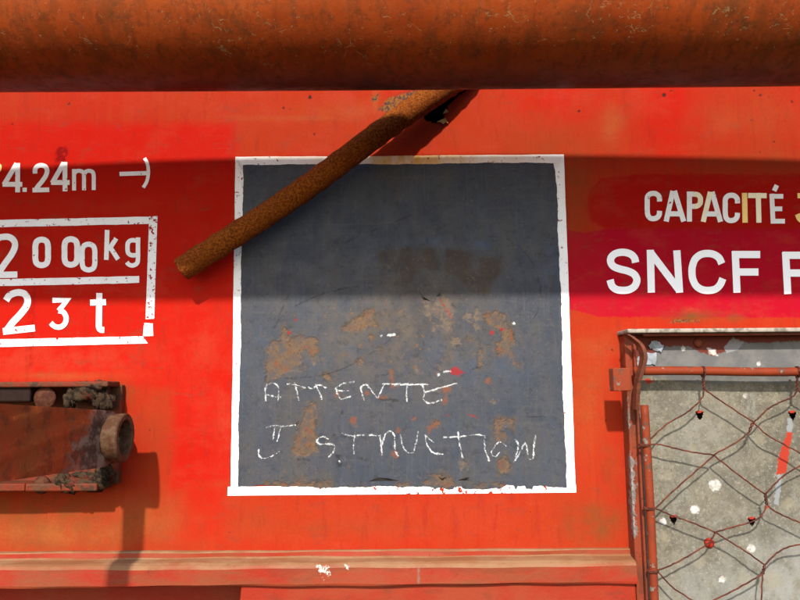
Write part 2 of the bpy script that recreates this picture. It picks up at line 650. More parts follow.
def mat_panel():
    m = M('weathered_sheet', .75, spec=.2)
    col = m.mix(m.step(m.noise(12, 7, rough=.7), .35, .65), (0.225, 0.195, 0.135), (0.165, 0.146, 0.105))
    col = m.mix(m.both(m.step(m.noise(60, 7, rough=.75), .42, .66), .6), col, (0.29, 0.255, 0.185))
    col = m.mix(m.both(m.step(m.noise(26, 7, rough=.78), .48, .68), .7), col, (0.125, 0.110, 0.082))
    col = m.mix(m.both(m.step(m.noise(45, 7, m.vec(1.3, 1, .6), rough=.75), .55, .75), .6), col, (0.30, 0.285, 0.24))
    col = m.mix(m.both(m.step(m.noise(200, 6, rough=.75), .52, .66), .6), col, (0.120, 0.098, 0.062))
    col = m.mix(m.both(m.step(m.noise(330, 5, rough=.7), .60, .69), .7), col, (0.36, 0.33, 0.27))
    col = m.mix(m.both(m.step(m.noise(500, 4), .66, .72), .6), col, (0.07, 0.05, 0.035))
    col = m.mix(m.both(m.attr('pale'), m.step(m.noise(50, 7, rough=.7), .35, .6, .2, .9)), col, (0.34, 0.335, 0.30))
    gy = m.edge(m.attr('grey'), 3.0, 120, 1.0)
    gc = m.mix(m.step(m.noise(40, 5), .35, .65), (0.150, 0.145, 0.138), (0.20, 0.19, 0.175))
    col = m.mix(gy, col, gc)
    col = m.mix(m.edge(m.attr('brown'), 2.0, 150, .8), col, (0.16, 0.034, 0.020))
    col = m.mix(m.both(m.edge(m.attr('ltgrey'), 2.0, 160, .8), .85), col, (0.32, 0.33, 0.335))
    col = m.mix(m.edge(m.attr('white'), 2.4, 200, 1.0), col, m.mix(m.step(m.noise(160, 6), .4, .7), (0.66, 0.63, 0.58), (0.42, 0.38, 0.31)))
    col = m.mix(m.both(m.edge(m.attr('cream'), 4.0, 130, 2.0), .5), col, (0.33, 0.29, 0.20))
    col = m.mix(m.edge(m.attr('red'), 2.0, 250, .5), col, (0.46, 0.042, 0.018))
    m.color(col)
    m.bump(m.noise(300, 6, rough=.7), .5, .0008)
    return m.m


def mat_flat(name, col, rough=.8, var=.3):
    m = M(name, rough)
    c = m.mix(m.both(m.step(m.noise(120, 5), .4, .65), var), col, tuple(x * .45 for x in col))
    m.color(c)
    m.bump(m.noise(260, 4), .3, .0006)
    return m.m


MW = mat_wall()
MTRIM = mat_trim()
MLOWER = mat_trim('lower_panel_paint', False)
MPIPE = mat_pipe()
MRUST = mat_rust()
MBOARD = mat_board()
MBORD = mat_white('border_paint', chip=.10, stain=True, dirt=.2)
MLET = mat_white('lettering_paint', (0.80, 0.78, 0.76), chip=.085, dirt=.3)
MLETB = mat_white('operator_lettering_paint', (0.90, 0.90, 0.90), chip=.0, dirt=.06)
MYEL = mat_white('yellowed_lettering_paint', (0.88, 0.60, 0.20), dirt=.4)
MCREAM = mat_white('cream_lettering_paint', (0.86, 0.77, 0.55), dirt=.4)
MCHALK = mat_chalk()
MARM = mat_arm()
MGREASE = mat_grease('hardened_grease', (0.022, 0.014, 0.008), (0.070, 0.042, 0.022), 120, .8, (0.15, 0.030, 0.016))
MBRACK = mat_grease('bracket_paint', (0.22, 0.036, 0.014), (0.13, 0.050, 0.024), 60, .6, (0.045, 0.032, 0.020))
MBOLT = mat_grease('bolt_paint', (0.12, 0.040, 0.018), (0.07, 0.020, 0.010), 90, .7)
MTUBE = mat_grease('worn_bushing_steel', (0.10, 0.042, 0.020), (0.15, 0.078, 0.042), 90, .6)
MFRAME = mat_frame()
MLATCH = mat_grease('latch_paint', (0.20, 0.050, 0.024), (0.13, 0.042, 0.022), 60, .6)
MROD = mat_rod()
MWIRE = mat_wire()
MPANEL = mat_panel()
MDARK = mat_flat('dark_interior_fill', (0.030, 0.014, 0.010))  # near-black colour paints in the shade inside openings
MLIP = mat_flat('chalky_lip_paint', (0.48, 0.40, 0.32), .7, .9)
MREDP = mat_flat('bright_red_paint', (0.48, 0.040, 0.018), .5)
MFLAKE = mat_flat('peeling_pale_paint', (0.38, 0.41, 0.44), .6, .3)
MCURL = mat_flat('curled_slate_paint', (0.10, 0.09, 0.085), .6, .5)
MTANF = mat_flat('torn_edge_primer', (0.62, 0.33, 0.09), .6, .4)
MINK = mat_flat('lever_inside', (0.06, 0.032, 0.022))

# ------------------------------------------------------------------ wagon side
wz = P(400, 300).z
wagon = thing('wagon_side', (0, 0, wz - 0.75), 'red painted steel side of a freight wagon with white lettering', 'wagon')

HOLE = [(428, 110), (436, 99), (448, 88), (462, 84), (470, 86), (453, 101), (446, 109), (443, 114), (445, 118),
        (440, 120), (436, 123), (426, 121), (423, 116)]
ix = np.concatenate([np.linspace(-1.3, -.62, 14)[:-1], np.arange(-.62, .66, .0024), np.linspace(.66, 1.3, 14)])
ZB = P(400, 552).z
iz = np.concatenate([np.arange(ZB, wz + .46, .0024), np.linspace(wz + .46, wz + 1.1, 12)[1:]])
XX, ZZ = np.meshgrid(ix, iz)
YY = -buckle(XX, ZZ)
px, py = proj(XX, np.zeros_like(XX), ZZ)


def grid_faces(nx, nz, keep=None):
    fs = []
    for j in range(nz - 1):
        for i in range(nx - 1):
            if keep is not None and not keep[j, i]:
                continue
            a = j * nx + i
            fs.append((a, a + 1, a + nx + 1, a + nx))
    return fs


def cell(a):
    return (a[:-1, :-1] + a[1:, 1:]) / 2


inhole = sdpoly(cell(px), cell(py), HOLE) > 0
# window opening behind the mesh frame is closed by the frame's own sheet
fld = {}
fld['red'] = np.clip(union(
    sdpoly(px, py, [(-900, 118), (232, 124), (237, 160), (238, 480), (172, 492), (172, 388), (105, 383), (-900, 381)]),
    13 * blob(px, py, 668, 110, 34, 70) - 8, 8 * blob(px, py, 560, 100, 60, 30) - 7,
    sdpoly(px, py, [(180, 480), (232, 480), (225, 545), (170, 545)]) - 6), -30, 30).ravel()
fld['coral'] = np.clip(union(
    sdpoly(px, py, [(238, 100), (610, 96), (590, 150), (238, 152)]),
    sdpoly(px, py, [(232, 500), (560, 498), (560, 545), (232, 546)])), -30, 30).ravel()
fld['crimson'] = np.clip(sdpoly(px, py, [(567, 230), (584, 233), (620, 227), (1500, 226), (1500, 319), (600, 317), (566, 308)]), -30, 30).ravel()
fld['capred'] = np.clip(sdpoly(px, py, [(600, 179), (640, 174), (1500, 176), (1500, 229), (606, 229), (591, 222), (587, 208), (589, 190)]), -30, 30).ravel()
g = 0 * px
for x, y, rx, ry, s in [(594, 522, 34, 22, .85), (40, 522, 120, 34, .80), (345, 526, 70, 8, .30), (250, 520, 30, 10, .25),
                        (692, 316, 26, 5, .95), (735, 318, 12, 4, .6), (545, 152, 60, 30, .30), (575, 190, 18, 50, .5),
                        (450, 140, 160, 10, .10), (110, 395, 22, 14, .75), (150, 450, 22, 60, .22), (612, 480, 12, 40, .35),
                        (770, 160, 90, 14, .35), (30, 500, 80, 12, .5)]:
    g = np.maximum(g, s * blob(px, py, x, y, rx, ry))
fld['grime'] = g.ravel()
t = 0 * px
for x, y, rx, ry, s in [(612, 125, 10, 18, .8), (375, 100, 4, 14, .7), (300, 118, 60, 3, .55), (590, 400, 24, 70, .4),
                        (600, 345, 30, 14, .45), (750, 120, 60, 20, .35), (40, 532, 130, 16, .85), (140, 520, 60, 24, .5),
                        (430, 110, 12, 6, .5), (20, 120, 40, 20, .0), (340, 112, 45, 10, .35), (60, 376, 60, 4, .5)]:
    t = np.maximum(t, s * blob(px, py, x, y, rx, ry))
fld['tan'] = t.ravel()
dr = 0 * px
for x, y0, y1, wd in [(34, 285, 365, 3.5), (497, 505, 540, 1.5), (30, 300, 380, 2)]:
    dr = np.maximum(dr, .5 * np.clip(sdseg(px, py, [(x, y0), (x - 4, y1)], wd * 2) / wd, 0, 1))
bl = union(sdseg(px, py, [(62, 152), (60, 172)], 14))
dr = np.maximum(dr, 1.0 * np.clip(bl / 2, 0, 1))
fld['drip'] = dr.ravel()
bm_ = 0 * px
for x, y, rx, ry, s in [(60, 360, 120, 16, .55), (200, 345, 30, 40, .40), (225, 430, 12, 70, .5), (110, 205, 90, 8, .25), (200, 240, 20, 30, .2),
                        (600, 520, 60, 20, .0), (430, 520, 120, 24, .30), (690, 311, 18, 5, .9)]:
    bm_ = np.maximum(bm_, s * blob(px, py, x, y, rx, ry))
fld['bloom'] = bm_.ravel()
fld['rustpatch'] = np.clip(union(sdpoly(px, py, [(378, 110), (388, 98), (404, 93), (428, 88), (420, 98), (404, 107), (394, 114)]),
                                 sdpoly(px, py, [(372, 96), (379, 94), (378, 101), (372, 101)]),
                                 sdpoly(px, py, [(676, 318), (700, 319), (705, 323), (666, 324)]) - 1), -30, 30).ravel()
ch = np.full(px.shape, -30.)
for x, y, r in [(69, 104, 1.6), (12, 124, 1.6), (310, 97, 2.2), (284, 108, 1.6), (290, 109, 1.2), (314, 134, 1.6), (579, 111, 1.8),
                (664, 95, 2.4), (671, 91, 1.4), (760, 95, 1.8), (754, 91, 1.4), (775, 123, 1.0), (751, 120, 1.4), (792, 102, 1.6),
                (768, 97, 1.2), (774, 142, 1.2), (230, 533, 1.4), (300, 540, 1.0), (128, 416, 1.6), (120, 404, 2.0), (150, 430, 1.2),
                (760, 152, 1.2), (505, 142, 1.0), (192, 180, 1.0), (612, 350, 1.6), (606, 420, 1.2), (440, 530, .9), (530, 512, .9)]:
    ch = np.maximum(ch, sddisc(px, py, x, y, r))
for k in range(60):
    ch = np.maximum(ch, sddisc(px, py, rng.uniform(-100, 900), rng.uniform(60, 545), rng.uniform(.2, .8)))
fld['chip'] = np.clip(ch, -30, 30).ravel()
panel = mesh('side_panel', np.stack([XX, YY, ZZ], -1).reshape(-1, 3).tolist(), grid_faces(len(ix), len(iz), ~inhole),
             MW, wagon, fld, True)
mesh('inner_sheet', [(-1.3, .09, wz - .8), (1.3, .09, wz - .8), (1.3, .09, wz + 1.1), (-1.3, .09, wz + 1.1)], [(0, 1, 2, 3)], MDARK, wagon)

# torn lips round the hole behind the rod
for i, loop in enumerate([[(437, 122, .001), (445, 118.5, .001), (448, 124, .004), (445, 123, .0035), (443, 125.5, .005), (441, 123, .003)],
                          [(443, 114, .001), (446, 109, .001), (448, 113, .004)]]):
    f = [PW(a, b, c) for a, b, c in loop]
    bk = [v + Vector((0, .0008, 0.0008)) for v in f]
    o = mesh('torn_lip', *prism(f, bk), MTANF, wagon)
    fix_normals(o)

# ---- ledge rail along the foot of the panel, and under it a panel beside an added recess
XR = P(628.5, 420, .022).x - .0004
zt, zl, zf, zb = P(400, 549).z, P(400, 556.5, .006).z, P(400, 566, .024).z, P(400, 585.5, .028).z
prof = [(0.012, zt + .001), (-.0045, zt), (-.0062, zt - .0015), (-.0068, zl + .001), (-.009, zl - .0005),
        (-.0215, zf + .0042), (-.0255, zf + .0022), (-.0278, zf - .0012), (-.0285, zb + .002), (-.0270, zb), (.012, zb)]
xs = np.concatenate([np.linspace(-1.3, -.62, 8)[:-1], np.arange(-.62, XR, .0045), [XR]])
vs, fs = [], []
n = len(prof)
for i, x in enumerate(xs):
    for k, (yy, z) in enumerate(prof):
        wob = .0006 * math.sin(17 * x + 1.3 * k) + .0004 * math.sin(61 * x + k * .7)
        vs.append((x, yy + (wob if 0 < k < n - 1 else 0), z + wob * .6))
for i in range(len(xs) - 1):
    for k in range(n - 1):
        a = i * n + k
        fs.append((a, a + 1, a + n + 1, a + n))
fs.append(tuple(range(n)))
fs.append(tuple((len(xs) - 1) * n + k for k in range(n - 1, -1, -1)))
va = np.array([tuple(v) for v in vs])
lx, ly = proj(va[:, 0], va[:, 1], va[:, 2])
o = mesh('ledge_rail', vs, fs, MTRIM, wagon, {
    'white': np.clip(union(sdseg(lx, ly, [(324, 578), (344, 577)], 8), sdseg(lx, ly, [(318, 567), (328, 567)], 3),
                           sdseg(lx, ly, [(344, 566), (350, 566)], 2)), -20, 20),
    'grey': np.clip(union(sdseg(lx, ly, [(418, 570), (419, 582)], 5), sdseg(lx, ly, [(24, 578), (40, 579)], 7)), -20, 20)}, True)
fix_normals(o)
o.data.polygons.foreach_set('use_smooth', [False] * len(o.data.polygons))
xl = P(241, 592, .022).x
f = [(xl, -.0215, zb + .004), (XR, -.0215, zb + .004), (XR, -.0215, wz - .75), (xl - .03, -.0215, wz - .75)]
o = mesh('lower_panel', *prism([Vector(v) for v in f], [Vector(v) + Vector((0, .012, 0)) for v in f]), MLOWER, wagon)
fix_normals(o)
bevel(o, .002)
o = mesh('recess_back', *box(-1.3, XR, .030, .045, wz - .75, zb + .01), MLOWER, wagon)  # back of a made-up recess, added to hold shade where a shadow falls
fix_normals(o)


# ------------------------------------------------------------------ lettering painted on the panel
def ribbon(pts, wd, off, closed=False, place=PW):
    """flat stroke with mitred corners; pts and wd in photograph pixels"""
    pts = [np.array(p, float) for p in pts]
    n = len(pts)
    L, R = [], []
    for i in range(n):
        if closed:
            a, b, c = pts[i - 1], pts[i], pts[(i + 1) % n]
        else:
            a, b, c = pts[max(i - 1, 0)], pts[i], pts[min(i + 1, n - 1)]
        d1 = b - a
        d2 = c - b
        d1 = d1 / (np.linalg.norm(d1) or 1) if np.linalg.norm(d1) > 1e-9 else d2 / np.linalg.norm(d2)
        d2 = d2 / np.linalg.norm(d2) if np.linalg.norm(d2) > 1e-9 else d1
        n1, n2 = np.array([-d1[1], d1[0]]), np.array([-d2[1], d2[0]])
        mt = n1 + n2
        mt = mt / (np.linalg.norm(mt) or 1)
        k = 1 / max(mt @ n1, .5)
        ww = wd[i] if isinstance(wd, (list, tuple)) else wd
        L.append(b + mt * ww / 2 * k)
        R.append(b - mt * ww / 2 * k)
    vs = [place(p[0], p[1], off) for p in L + R]
    m = n if closed else n - 1
    fs = [(i, (i + 1) % n, n + (i + 1) % n, n + i) for i in range(m)]
    return vs, fs


def glyph(name, strokes, mat, tr, wd, parent=panel, base=.0006, wear=0.0, label=None):
    """strokes: list of point lists (or dicts) in crop coordinates"""
    parts = []
    for i, s in enumerate(strokes):
        pts, kw = (s, {}) if isinstance(s, list) else (s['p'], s)
        closed = kw.get('closed', False)
        q = crom(pts, 7, closed) if kw.get('curve') else pts
        q = tr(q)
        parts.append(ribbon(q, kw.get('w', wd), base + i * .00012, closed))
    v, f = join(*parts)
    if isinstance(wear, tuple):
        wear = [wear[0] + (wear[1] if k % 2 else 0) for k in range(len(v))]
        wear = np.array(wear)
    else:
        wear = np.full(len(v), wear)
    o = mesh(name, v, f, mat, parent, {'wear': wear}, label=label)
    return o


def cv(p, **k):
    return dict(p=p, curve=True, **k)


T = crop(630, 170, 800 / 170)
W4 = 24 / 4.706
Cs = lambda x, y: [cv([(x + 72, y + 52), (x + 70, y + 30), (x + 58, y + 17), (x + 42, y + 14), (x + 26, y + 18), (x + 15, y + 32), (x + 14, y + 60),
                       (x + 14, y + 90), (x + 17, y + 116), (x + 28, y + 130), (x + 44, y + 133), (x + 60, y + 128), (x + 70, y + 115), (x + 72, y + 96)])]
glyph('letter', Cs(66, 97), MLET, T, W4)
glyph('letter', [[(169, 243), (201, 99)], [(208, 99), (252, 243)], [(180, 207), (242, 207)]], MLET, T, W4)
glyph('letter', [[(279, 102), (279, 243)], [(267, 114), (300, 114)], [(267, 172), (300, 172)]], MLET, T, W4)
glyph('letter', [cv([(300, 114), (318, 117), (330, 130), (331, 145), (329, 158), (317, 169), (300, 172)])], MCREAM, T, W4,
      label='yellowed bowl of the letter P')
glyph('letter', [[(386, 103), (426, 244)], [(356, 207), (416, 207)]], MLET, T, W4)
glyph('letter', [[(344, 244), (378, 103)]], MCREAM, T, W4, label='yellowed left leg of the letter A')
glyph('letter', Cs(434, 105), MLET, T, W4)
glyph('letter', [[(539, 108), (542, 248)]], MYEL, T, 25 / 4.706, label='yellowed letter I')
glyph('letter', [[(556, 120), (643, 121)], [(603, 108), (607, 248)]], MCREAM, T, W4)
glyph('letter', [[(667, 112), (674, 252)], [(667, 124), (721, 124)], [(668, 183), (716, 183)], [(674, 241), (729, 241)], [(690, 72), (677, 99)]], MLET, T, 22 / 4.706)
glyph('digit', [[(788, 121), (846, 121), (818, 168)], cv([(818, 168), (840, 178), (850, 200), (842, 228), (818, 240), (798, 230), (788, 208)])], MYEL, T, W4)

T = crop(600, 230, 4)
W5 = 29 / 4
glyph('letter', [cv([(141, 131), (136, 112), (120, 97), (93, 90), (64, 94), (45, 108), (41, 127), (51, 145), (75, 156), (110, 165), (135, 178),
                     (146, 200), (138, 224), (118, 238), (93, 242), (66, 239), (47, 225), (39, 200)])], MLETB, T, W5)
glyph('letter', [[(200, 80), (204, 251)], [(203, 94), (313, 238)], [(306, 82), (317, 251)]], MLETB, T, W5)
glyph('letter', [cv([(487, 135), (476, 112), (455, 98), (430, 94), (402, 99), (380, 117), (369, 145), (367, 168), (370, 195), (382, 221),
                     (403, 237), (430, 242), (460, 237), (480, 219), (491, 194)])], MLETB, T, W5)
glyph('letter', [[(541, 84), (548, 251)], [(530, 98), (641, 98)], [(538, 168), (634, 168)]], MLETB, T, W5)
glyph('letter', [[(743, 88), (752, 256)], [(731, 101), (842, 101)], [(738, 172), (836, 172)]], MLETB, T, W5)

T = crop(0, 150, 5)
glyph('digit', [[(84, 68), (25, 165), (20, 173)], [(13, 172), (112, 172)], [(89, 66), (89, 212)]], MLET, T, 24 / 5)
glyph('decimal_point', [[(113, 199), (134, 199)]], MLET, T, 21 / 5)
glyph('digit', [cv([(176, 118), (176, 98), (187, 82), (208, 77), (228, 84), (236, 104), (230, 128), (212, 155), (190, 182), (176, 203)]), [(163, 201), (247, 199)]], MLET, T, 23 / 5)
glyph('digit', [[(320, 64), (266, 158), (262, 165)], [(256, 163), (349, 163)], [(326, 61), (326, 207)]], MLET, T, 24 / 5)
glyph('letter', [[(371, 96), (371, 203)], cv([(371, 122), (382, 108), (400, 105), (418, 113), (421, 130), (421, 165), (421, 202)]),
                 cv([(421, 124), (432, 109), (448, 105), (465, 112), (470, 130), (470, 165), (470, 201)])], MLET, T, 20 / 5)
glyph('arrow_mark', [[(599, 121), (738, 117)], cv([(724, 42), (737, 65), (743, 95), (743, 125), (735, 160), (718, 189)], w=17 / 5)], MLET, T, 21 / 5)
glyph('digit', [cv([(-22, 78), (-8, 74), (2, 80), (0, 100), (-12, 110)])], MYEL, T, 12 / 5, label='yellow tail of a cut-off digit')

s2 = 686 / 160
T = crop(0, 210, s2)


def bar(name, quad, n=40, jag=1.2, wear=0.05):
    """white line with slightly uneven edges; quad: top-left, top-right, bottom-right, bottom-left (crop coords)"""
    q = [np.array(T([p])[0]) for p in quad]
    vs, ww = [], []
    for i in range(n + 1):
        t = i / n
        a = q[0] * (1 - t) + q[1] * t
        b = q[3] * (1 - t) + q[2] * t
        j = [(random.random() - .5) * jag * (.5 if random.random() < .7 else 1.) for _ in range(2)]
        u = (b - a) / np.linalg.norm(b - a)
        a, b = a + u * j[0] * .4, b + u * j[1] * .4
        vs += [PW(*a, .0006), PW(*((a + b) / 2), .0006), PW(*b, .0006)]
        ww += [wear + .08, wear, wear + .08]
    fs = []
    for i in range(n):
        for k in range(2):
            p = i * 3 + k
            fs.append((p, p + 1, p + 4, p + 3))
    return mesh(name, vs, fs, MLET, panel, {'wear': np.array(ww)})


bar('table_line', [(-500, 53), (639, 29), (640, 60), (-500, 85)])
bar('table_line', [(-500, 308), (597, 283), (597, 313), (-500, 338)])
bar('table_line', [(-500, 566), (612, 541), (634, 572), (-500, 600)])
bar('table_line', [(640.5, 28), (676, 27), (661, 466), (624, 468)][::1], wear=.22)
bar('table_line', [(617, 484), (655, 486), (657, 540), (612.5, 541)][::1], 10, wear=.05)

W6 = 25 / s2
Z0 = lambda x, y, rx=27, ry=55: [cv([(x, y - ry), (x + rx * .75, y - ry * .86), (x + rx, y - ry * .5), (x + rx, y), (x + rx, y + ry * .5),
                                     (x + rx * .75, y + ry * .86), (x, y + ry), (x - rx * .75, y + ry * .86), (x - rx, y + ry * .5),
                                     (x - rx, y), (x - rx, y - ry * .5), (x - rx * .75, y - ry * .86)], closed=True)]
glyph('digit', [cv([(-30, 160), (-22, 132), (5, 117), (38, 116), (60, 132), (64, 158), (50, 190), (25, 225), (0, 262), (-12, 280)]), [(-35, 279), (75, 277)]], MLET, T, 27 / s2)
glyph('digit', Z0(179, 182), MLET, T, W6)
glyph('digit', Z0(304, 180), MLET, T, W6)
glyph('digit', Z0(380, 202), MLET, T, 22 / s2, wear=.06, base=.0008)
glyph('letter', [[(460, 86), (456, 214)], [(499, 122), (466, 172)], [(473, 160), (507, 212)]], MLET, T, 20 / s2, wear=.03)
glyph('letter', [cv([(590, 132), (565, 130), (550, 140), (547, 162), (550, 184), (565, 194), (590, 193)]),
                 cv([(593, 118), (592, 160), (592, 205), (588, 228), (570, 238), (553, 234), (544, 224)])], MLET, T, 19 / s2)
glyph('digit', [cv([(26, 388), (42, 366), (75, 354), (105, 360), (119, 385), (112, 415), (85, 450), (55, 482), (30, 515)]), [(13, 521), (150, 506)]], MLET, T, 29 / s2, wear=.10)
glyph('digit', [[(225, 387), (288, 387), (252, 432)], cv([(252, 432), (272, 438), (284, 462), (278, 488), (258, 502), (235, 499), (218, 484)])], MLET, T, 22 / s2)
glyph('letter', [[(426, 356), (424, 480)], cv([(424, 478), (425, 503), (433, 513), (447, 514)]), [(387, 397), (455, 395)]], MLET, T, 26 / s2)

# ------------------------------------------------------------------ slate instruction board
bc = P(402, 495)
board = thing('instruction_board', (bc.x, -.0005, bc.z), 'dark grey slate board in a white painted border with chalk words', 'board')
TLc, TRc, BRc, BLc = (243.5, 165), (556, 163), (566, 487.5), (238, 486)
nx, nz = 270, 272
uu, vv = np.meshgrid(np.linspace(0, 1, nx), np.linspace(0, 1, nz))


def wig(t, seed, amp):
    r = np.random.default_rng(seed)
    s = 0 * t
    for f_, a_ in [(2.3, .6), (7, .35), (19, .22), (53, .12)]:
        s = s + a_ * np.sin(t * f_ * 6.28 * r.uniform(.8, 1.2) + r.uniform(0, 6.28))
    return s * amp


bx = ((1 - uu) * (1 - vv) * TLc[0] + uu * (1 - vv) * TRc[0] + uu * vv * BRc[0] + (1 - uu) * vv * BLc[0])
by = ((1 - uu) * (1 - vv) * TLc[1] + uu * (1 - vv) * TRc[1] + uu * vv * BRc[1] + (1 - uu) * vv * BLc[1])
e = lambda t: np.clip(1 - t * 30, 0, 1)
bx = bx + wig(vv, 1, .7) * e(uu) + wig(vv, 2, .9) * e(1 - uu) - 3.5 * e(1 - uu) * np.clip((.08 - vv) / .08, 0, 1)
by = by + wig(uu, 3, .6) * e(vv) + (wig(uu, 4, 1.3) + 1.5 * np.clip((uu - .45) * 3, 0, 1) * np.sign(wig(uu, 9, 1.))) * e(1 - vv)
pts3 = [PW(a, b, .0012) for a, b in zip(bx.ravel(), by.ravel())]
A = crop(250, 290, 800 / 150)    # crop of the left patches
B = crop(400, 280, 800 / 150)    # crop of the right patches
E = crop(250, 370, 800 / 150)
F = crop(390, 370, 5)
G = crop(340, 210, 800 / 220)
H = crop(400, 460, 4)
q = lambda poly: sdpoly(bx, by, poly)
fb = {}
fb['rust'] = union(
    q(A([(95, 300), (120, 265), (160, 270), (168, 235), (180, 190), (205, 215), (205, 270), (260, 240), (310, 250), (355, 250), (370, 310), (345, 350), (322, 345), (300, 315), (283, 330), (275, 430), (200, 435), (130, 480), (85, 495)])),
    q(A([(490, 215), (510, 180), (560, 155), (600, 130), (625, 95), (670, 95), (665, 150), (680, 195), (640, 190), (600, 210), (550, 225)])),
    q(A([(385, 440), (425, 438), (448, 492), (400, 475)])), q(A([(560, 380), (605, 350), (590, 405)])), q(A([(672, 320), (708, 310), (700, 332)])),
    q(A([(636, 235), (662, 240), (655, 270), (640, 265)])),
    q(E([(225, 445), (245, 340), (270, 270), (320, 180), (355, 165), (352, 300), (362, 430), (320, 455), (240, 457)])),
    q(B([(440, 190), (470, 170), (545, 170), (572, 230), (592, 280), (612, 320), (590, 355), (612, 410), (637, 458), (600, 445), (570, 395), (545, 405), (518, 405), (516, 340), (545, 310), (530, 265), (500, 255), (470, 230)])),
    q(B([(413, 365), (437, 368), (437, 468), (413, 468)])),
    q(F([(522, 340), (522, 250), (560, 240), (618, 245), (612, 300), (580, 285), (560, 300), (587, 345), (560, 362), (530, 350)])),
    q(F([(568, 428), (608, 470), (588, 512), (545, 517), (528, 480)])),
    q(H([(90, 85), (115, 62), (160, 58), (200, 68), (218, 98), (180, 104), (100, 96)])),
    q(H([(370, 92), (420, 88), (425, 106), (380, 108)])), q(H([(290, 98), (345, 95), (345, 118), (296, 120)])),
    q(H([(-10, 94), (40, 92), (38, 106), (-10, 106)])), q([(265, 482.5), (330, 481), (335, 489), (262, 489)]) * .6,
    sddisc(bx, by, *B([(365, 320)])[0], 3.8), sddisc(bx, by, *F([(235, 265)])[0], 3)) - .4
fb['beige'] = union(
    q(B([(110, 95), (160, 130), (220, 85), (250, 95), (292, 160), (280, 200), (230, 220), (180, 185), (140, 175)])),
    sddisc(bx, by, *B([(290, 330)])[0], 4.5), sddisc(bx, by, *B([(245, 243)])[0], 5), sddisc(bx, by, *B([(362, 195)])[0], 4.5),
    sddisc(bx, by, *B([(413, 190)])[0], 5), sddisc(bx, by, *B([(180, 252)])[0], 3.5), sddisc(bx, by, *B([(415, 255)])[0], 4),
    sddisc(bx, by, *F([(362, 473)])[0], 4.5), sddisc(bx, by, *F([(510, 160)])[0], 3), sddisc(bx, by, *B([(100, 490)])[0], 3),
    q(A([(320, 350), (350, 345), (352, 400), (330, 405)])), sddisc(bx, by, *B([(150, 170)])[0], 4)) - .2
fb['orange'] = union(
    q(F([(248, 85), (300, 68), (312, 100), (282, 120), (292, 165), (255, 172), (270, 130)])), sddisc(bx, by, *F([(488, 55)])[0], 3.6),
    sddisc(bx, by, *E([(552, 268)])[0], 4), sddisc(bx, by, *E([(628, 125)])[0], 3), q(E([(455, 115), (480, 115), (478, 160), (460, 155)])),
    q(E([(742, 0), (768, 0), (772, 95), (748, 100)])), q(E([(680, 140), (735, 135), (735, 160), (690, 160)])), sddisc(bx, by, *E([(775, 445)])[0], 4),
    sddisc(bx, by, *F([(40, 300)])[0], 3), sddisc(bx, by, *F([(118, 240)])[0], 2.6), q(F([(185, 280), (250, 250), (255, 270), (190, 320)])) * .8,
    q(H([(55, 108), (88, 104), (92, 126), (60, 126)]))) - .4
fb['redspot'] = -.6 + union(
    q(B([(258, 490), (275, 465), (298, 458), (315, 470), (345, 495), (320, 505), (325, 525), (300, 510), (275, 510)])), sddisc(bx, by, *B([(487, 283)])[0], 3),
    sddisc(bx, by, *B([(540, 265)])[0], 2.6), sdseg(bx, by, B([(210, 95), (245, 155), (280, 205)]), 2.2), sddisc(bx, by, *A([(208, 225)])[0], 2.4),
    sdseg(bx, by, F([(390, 222), (440, 238)]), 2.2), sddisc(bx, by, *F([(290, 225)])[0], 1.5), sddisc(bx, by, *A([(245, 160)])[0], 1.6))
fb['white'] = union(sddisc(bx, by, *B([(606, 233)])[0], 1.4), sdseg(bx, by, A([(738, 242), (770, 240)]), 2.2), sdseg(bx, by, B([(235, 492), (265, 486)]), 1.4),
                    sddisc(bx, by, *E([(478, 487)])[0], .9), sddisc(bx, by, *B([(205, 505)])[0], 1.4), sddisc(bx, by, *A([(700, 245)])[0], .9))
fb['dark'] = union(sdseg(bx, by, E([(470, 460), (478, 505)]), 5), sdseg(bx, by, E([(440, 350), (510, 355)]), 2.4), sdseg(bx, by, E([(700, 155), (790, 165)]), 3),
                   sddisc(bx, by, *E([(490, 228)])[0], 2.2), sdseg(bx, by, E([(580, 465), (660, 492)]), 2), sdseg(bx, by, A([(680, 462), (735, 445)]), 1.8),
                   sdseg(bx, by, A([(80, 490), (92, 430)]), 1.4), sdseg(bx, by, A([(128, 205), (160, 150)]), 1.6), sdseg(bx, by, B([(606, 245), (604, 295)]), 1.6),
                   sdseg(bx, by, E([(255, 475), (320, 480)]), 2), sdseg(bx, by, E([(240, 300), (262, 275)]), 1.8), sdseg(bx, by, B([(275, 125), (298, 150)]), 1.4)) - .5
scr = [G([(0, 130), (60, 100), (120, 75), (190, 48), (260, 18)]), G([(-60, 300), (0, 288), (60, 280), (120, 285)]),
       G([(540, 98), (590, 102), (640, 125), (690, 180), (715, 235), (727, 290), (725, 350), (690, 420)]), A([(120, 205), (160, 130), (210, 20)]),
       A([(130, 195), (170, 145), (230, 95), (340, 40), (480, 0)]), A([(180, 470), (320, 465), (440, 440), (560, 390), (680, 315), (800, 230)]),
       B([(140, 290), (122, 360), (150, 440), (190, 475), (230, 495)]), F([(600, 230), (800, 236)]), B([(370, 480), (440, 460)])]
fb['scratch'] = union(*[sdseg(bx, by, [tuple(p) for p in crom(s_, 5)], 1.1) for s_ in scr])
for k in fb:
    fb[k] = np.clip(fb[k], -15, 15)
br = np.clip(q(G([(135, 150), (250, 130), (430, 140), (540, 172), (590, 160), (612, 200), (560, 262), (545, 312), (480, 312), (420, 250), (300, 215), (245, 292), (170, 272), (140, 220)])) / 5 + .3, 0, 1)
fb['brown'] = np.maximum(br, .5 * blob(bx, by, 430, 300, 45, 60))
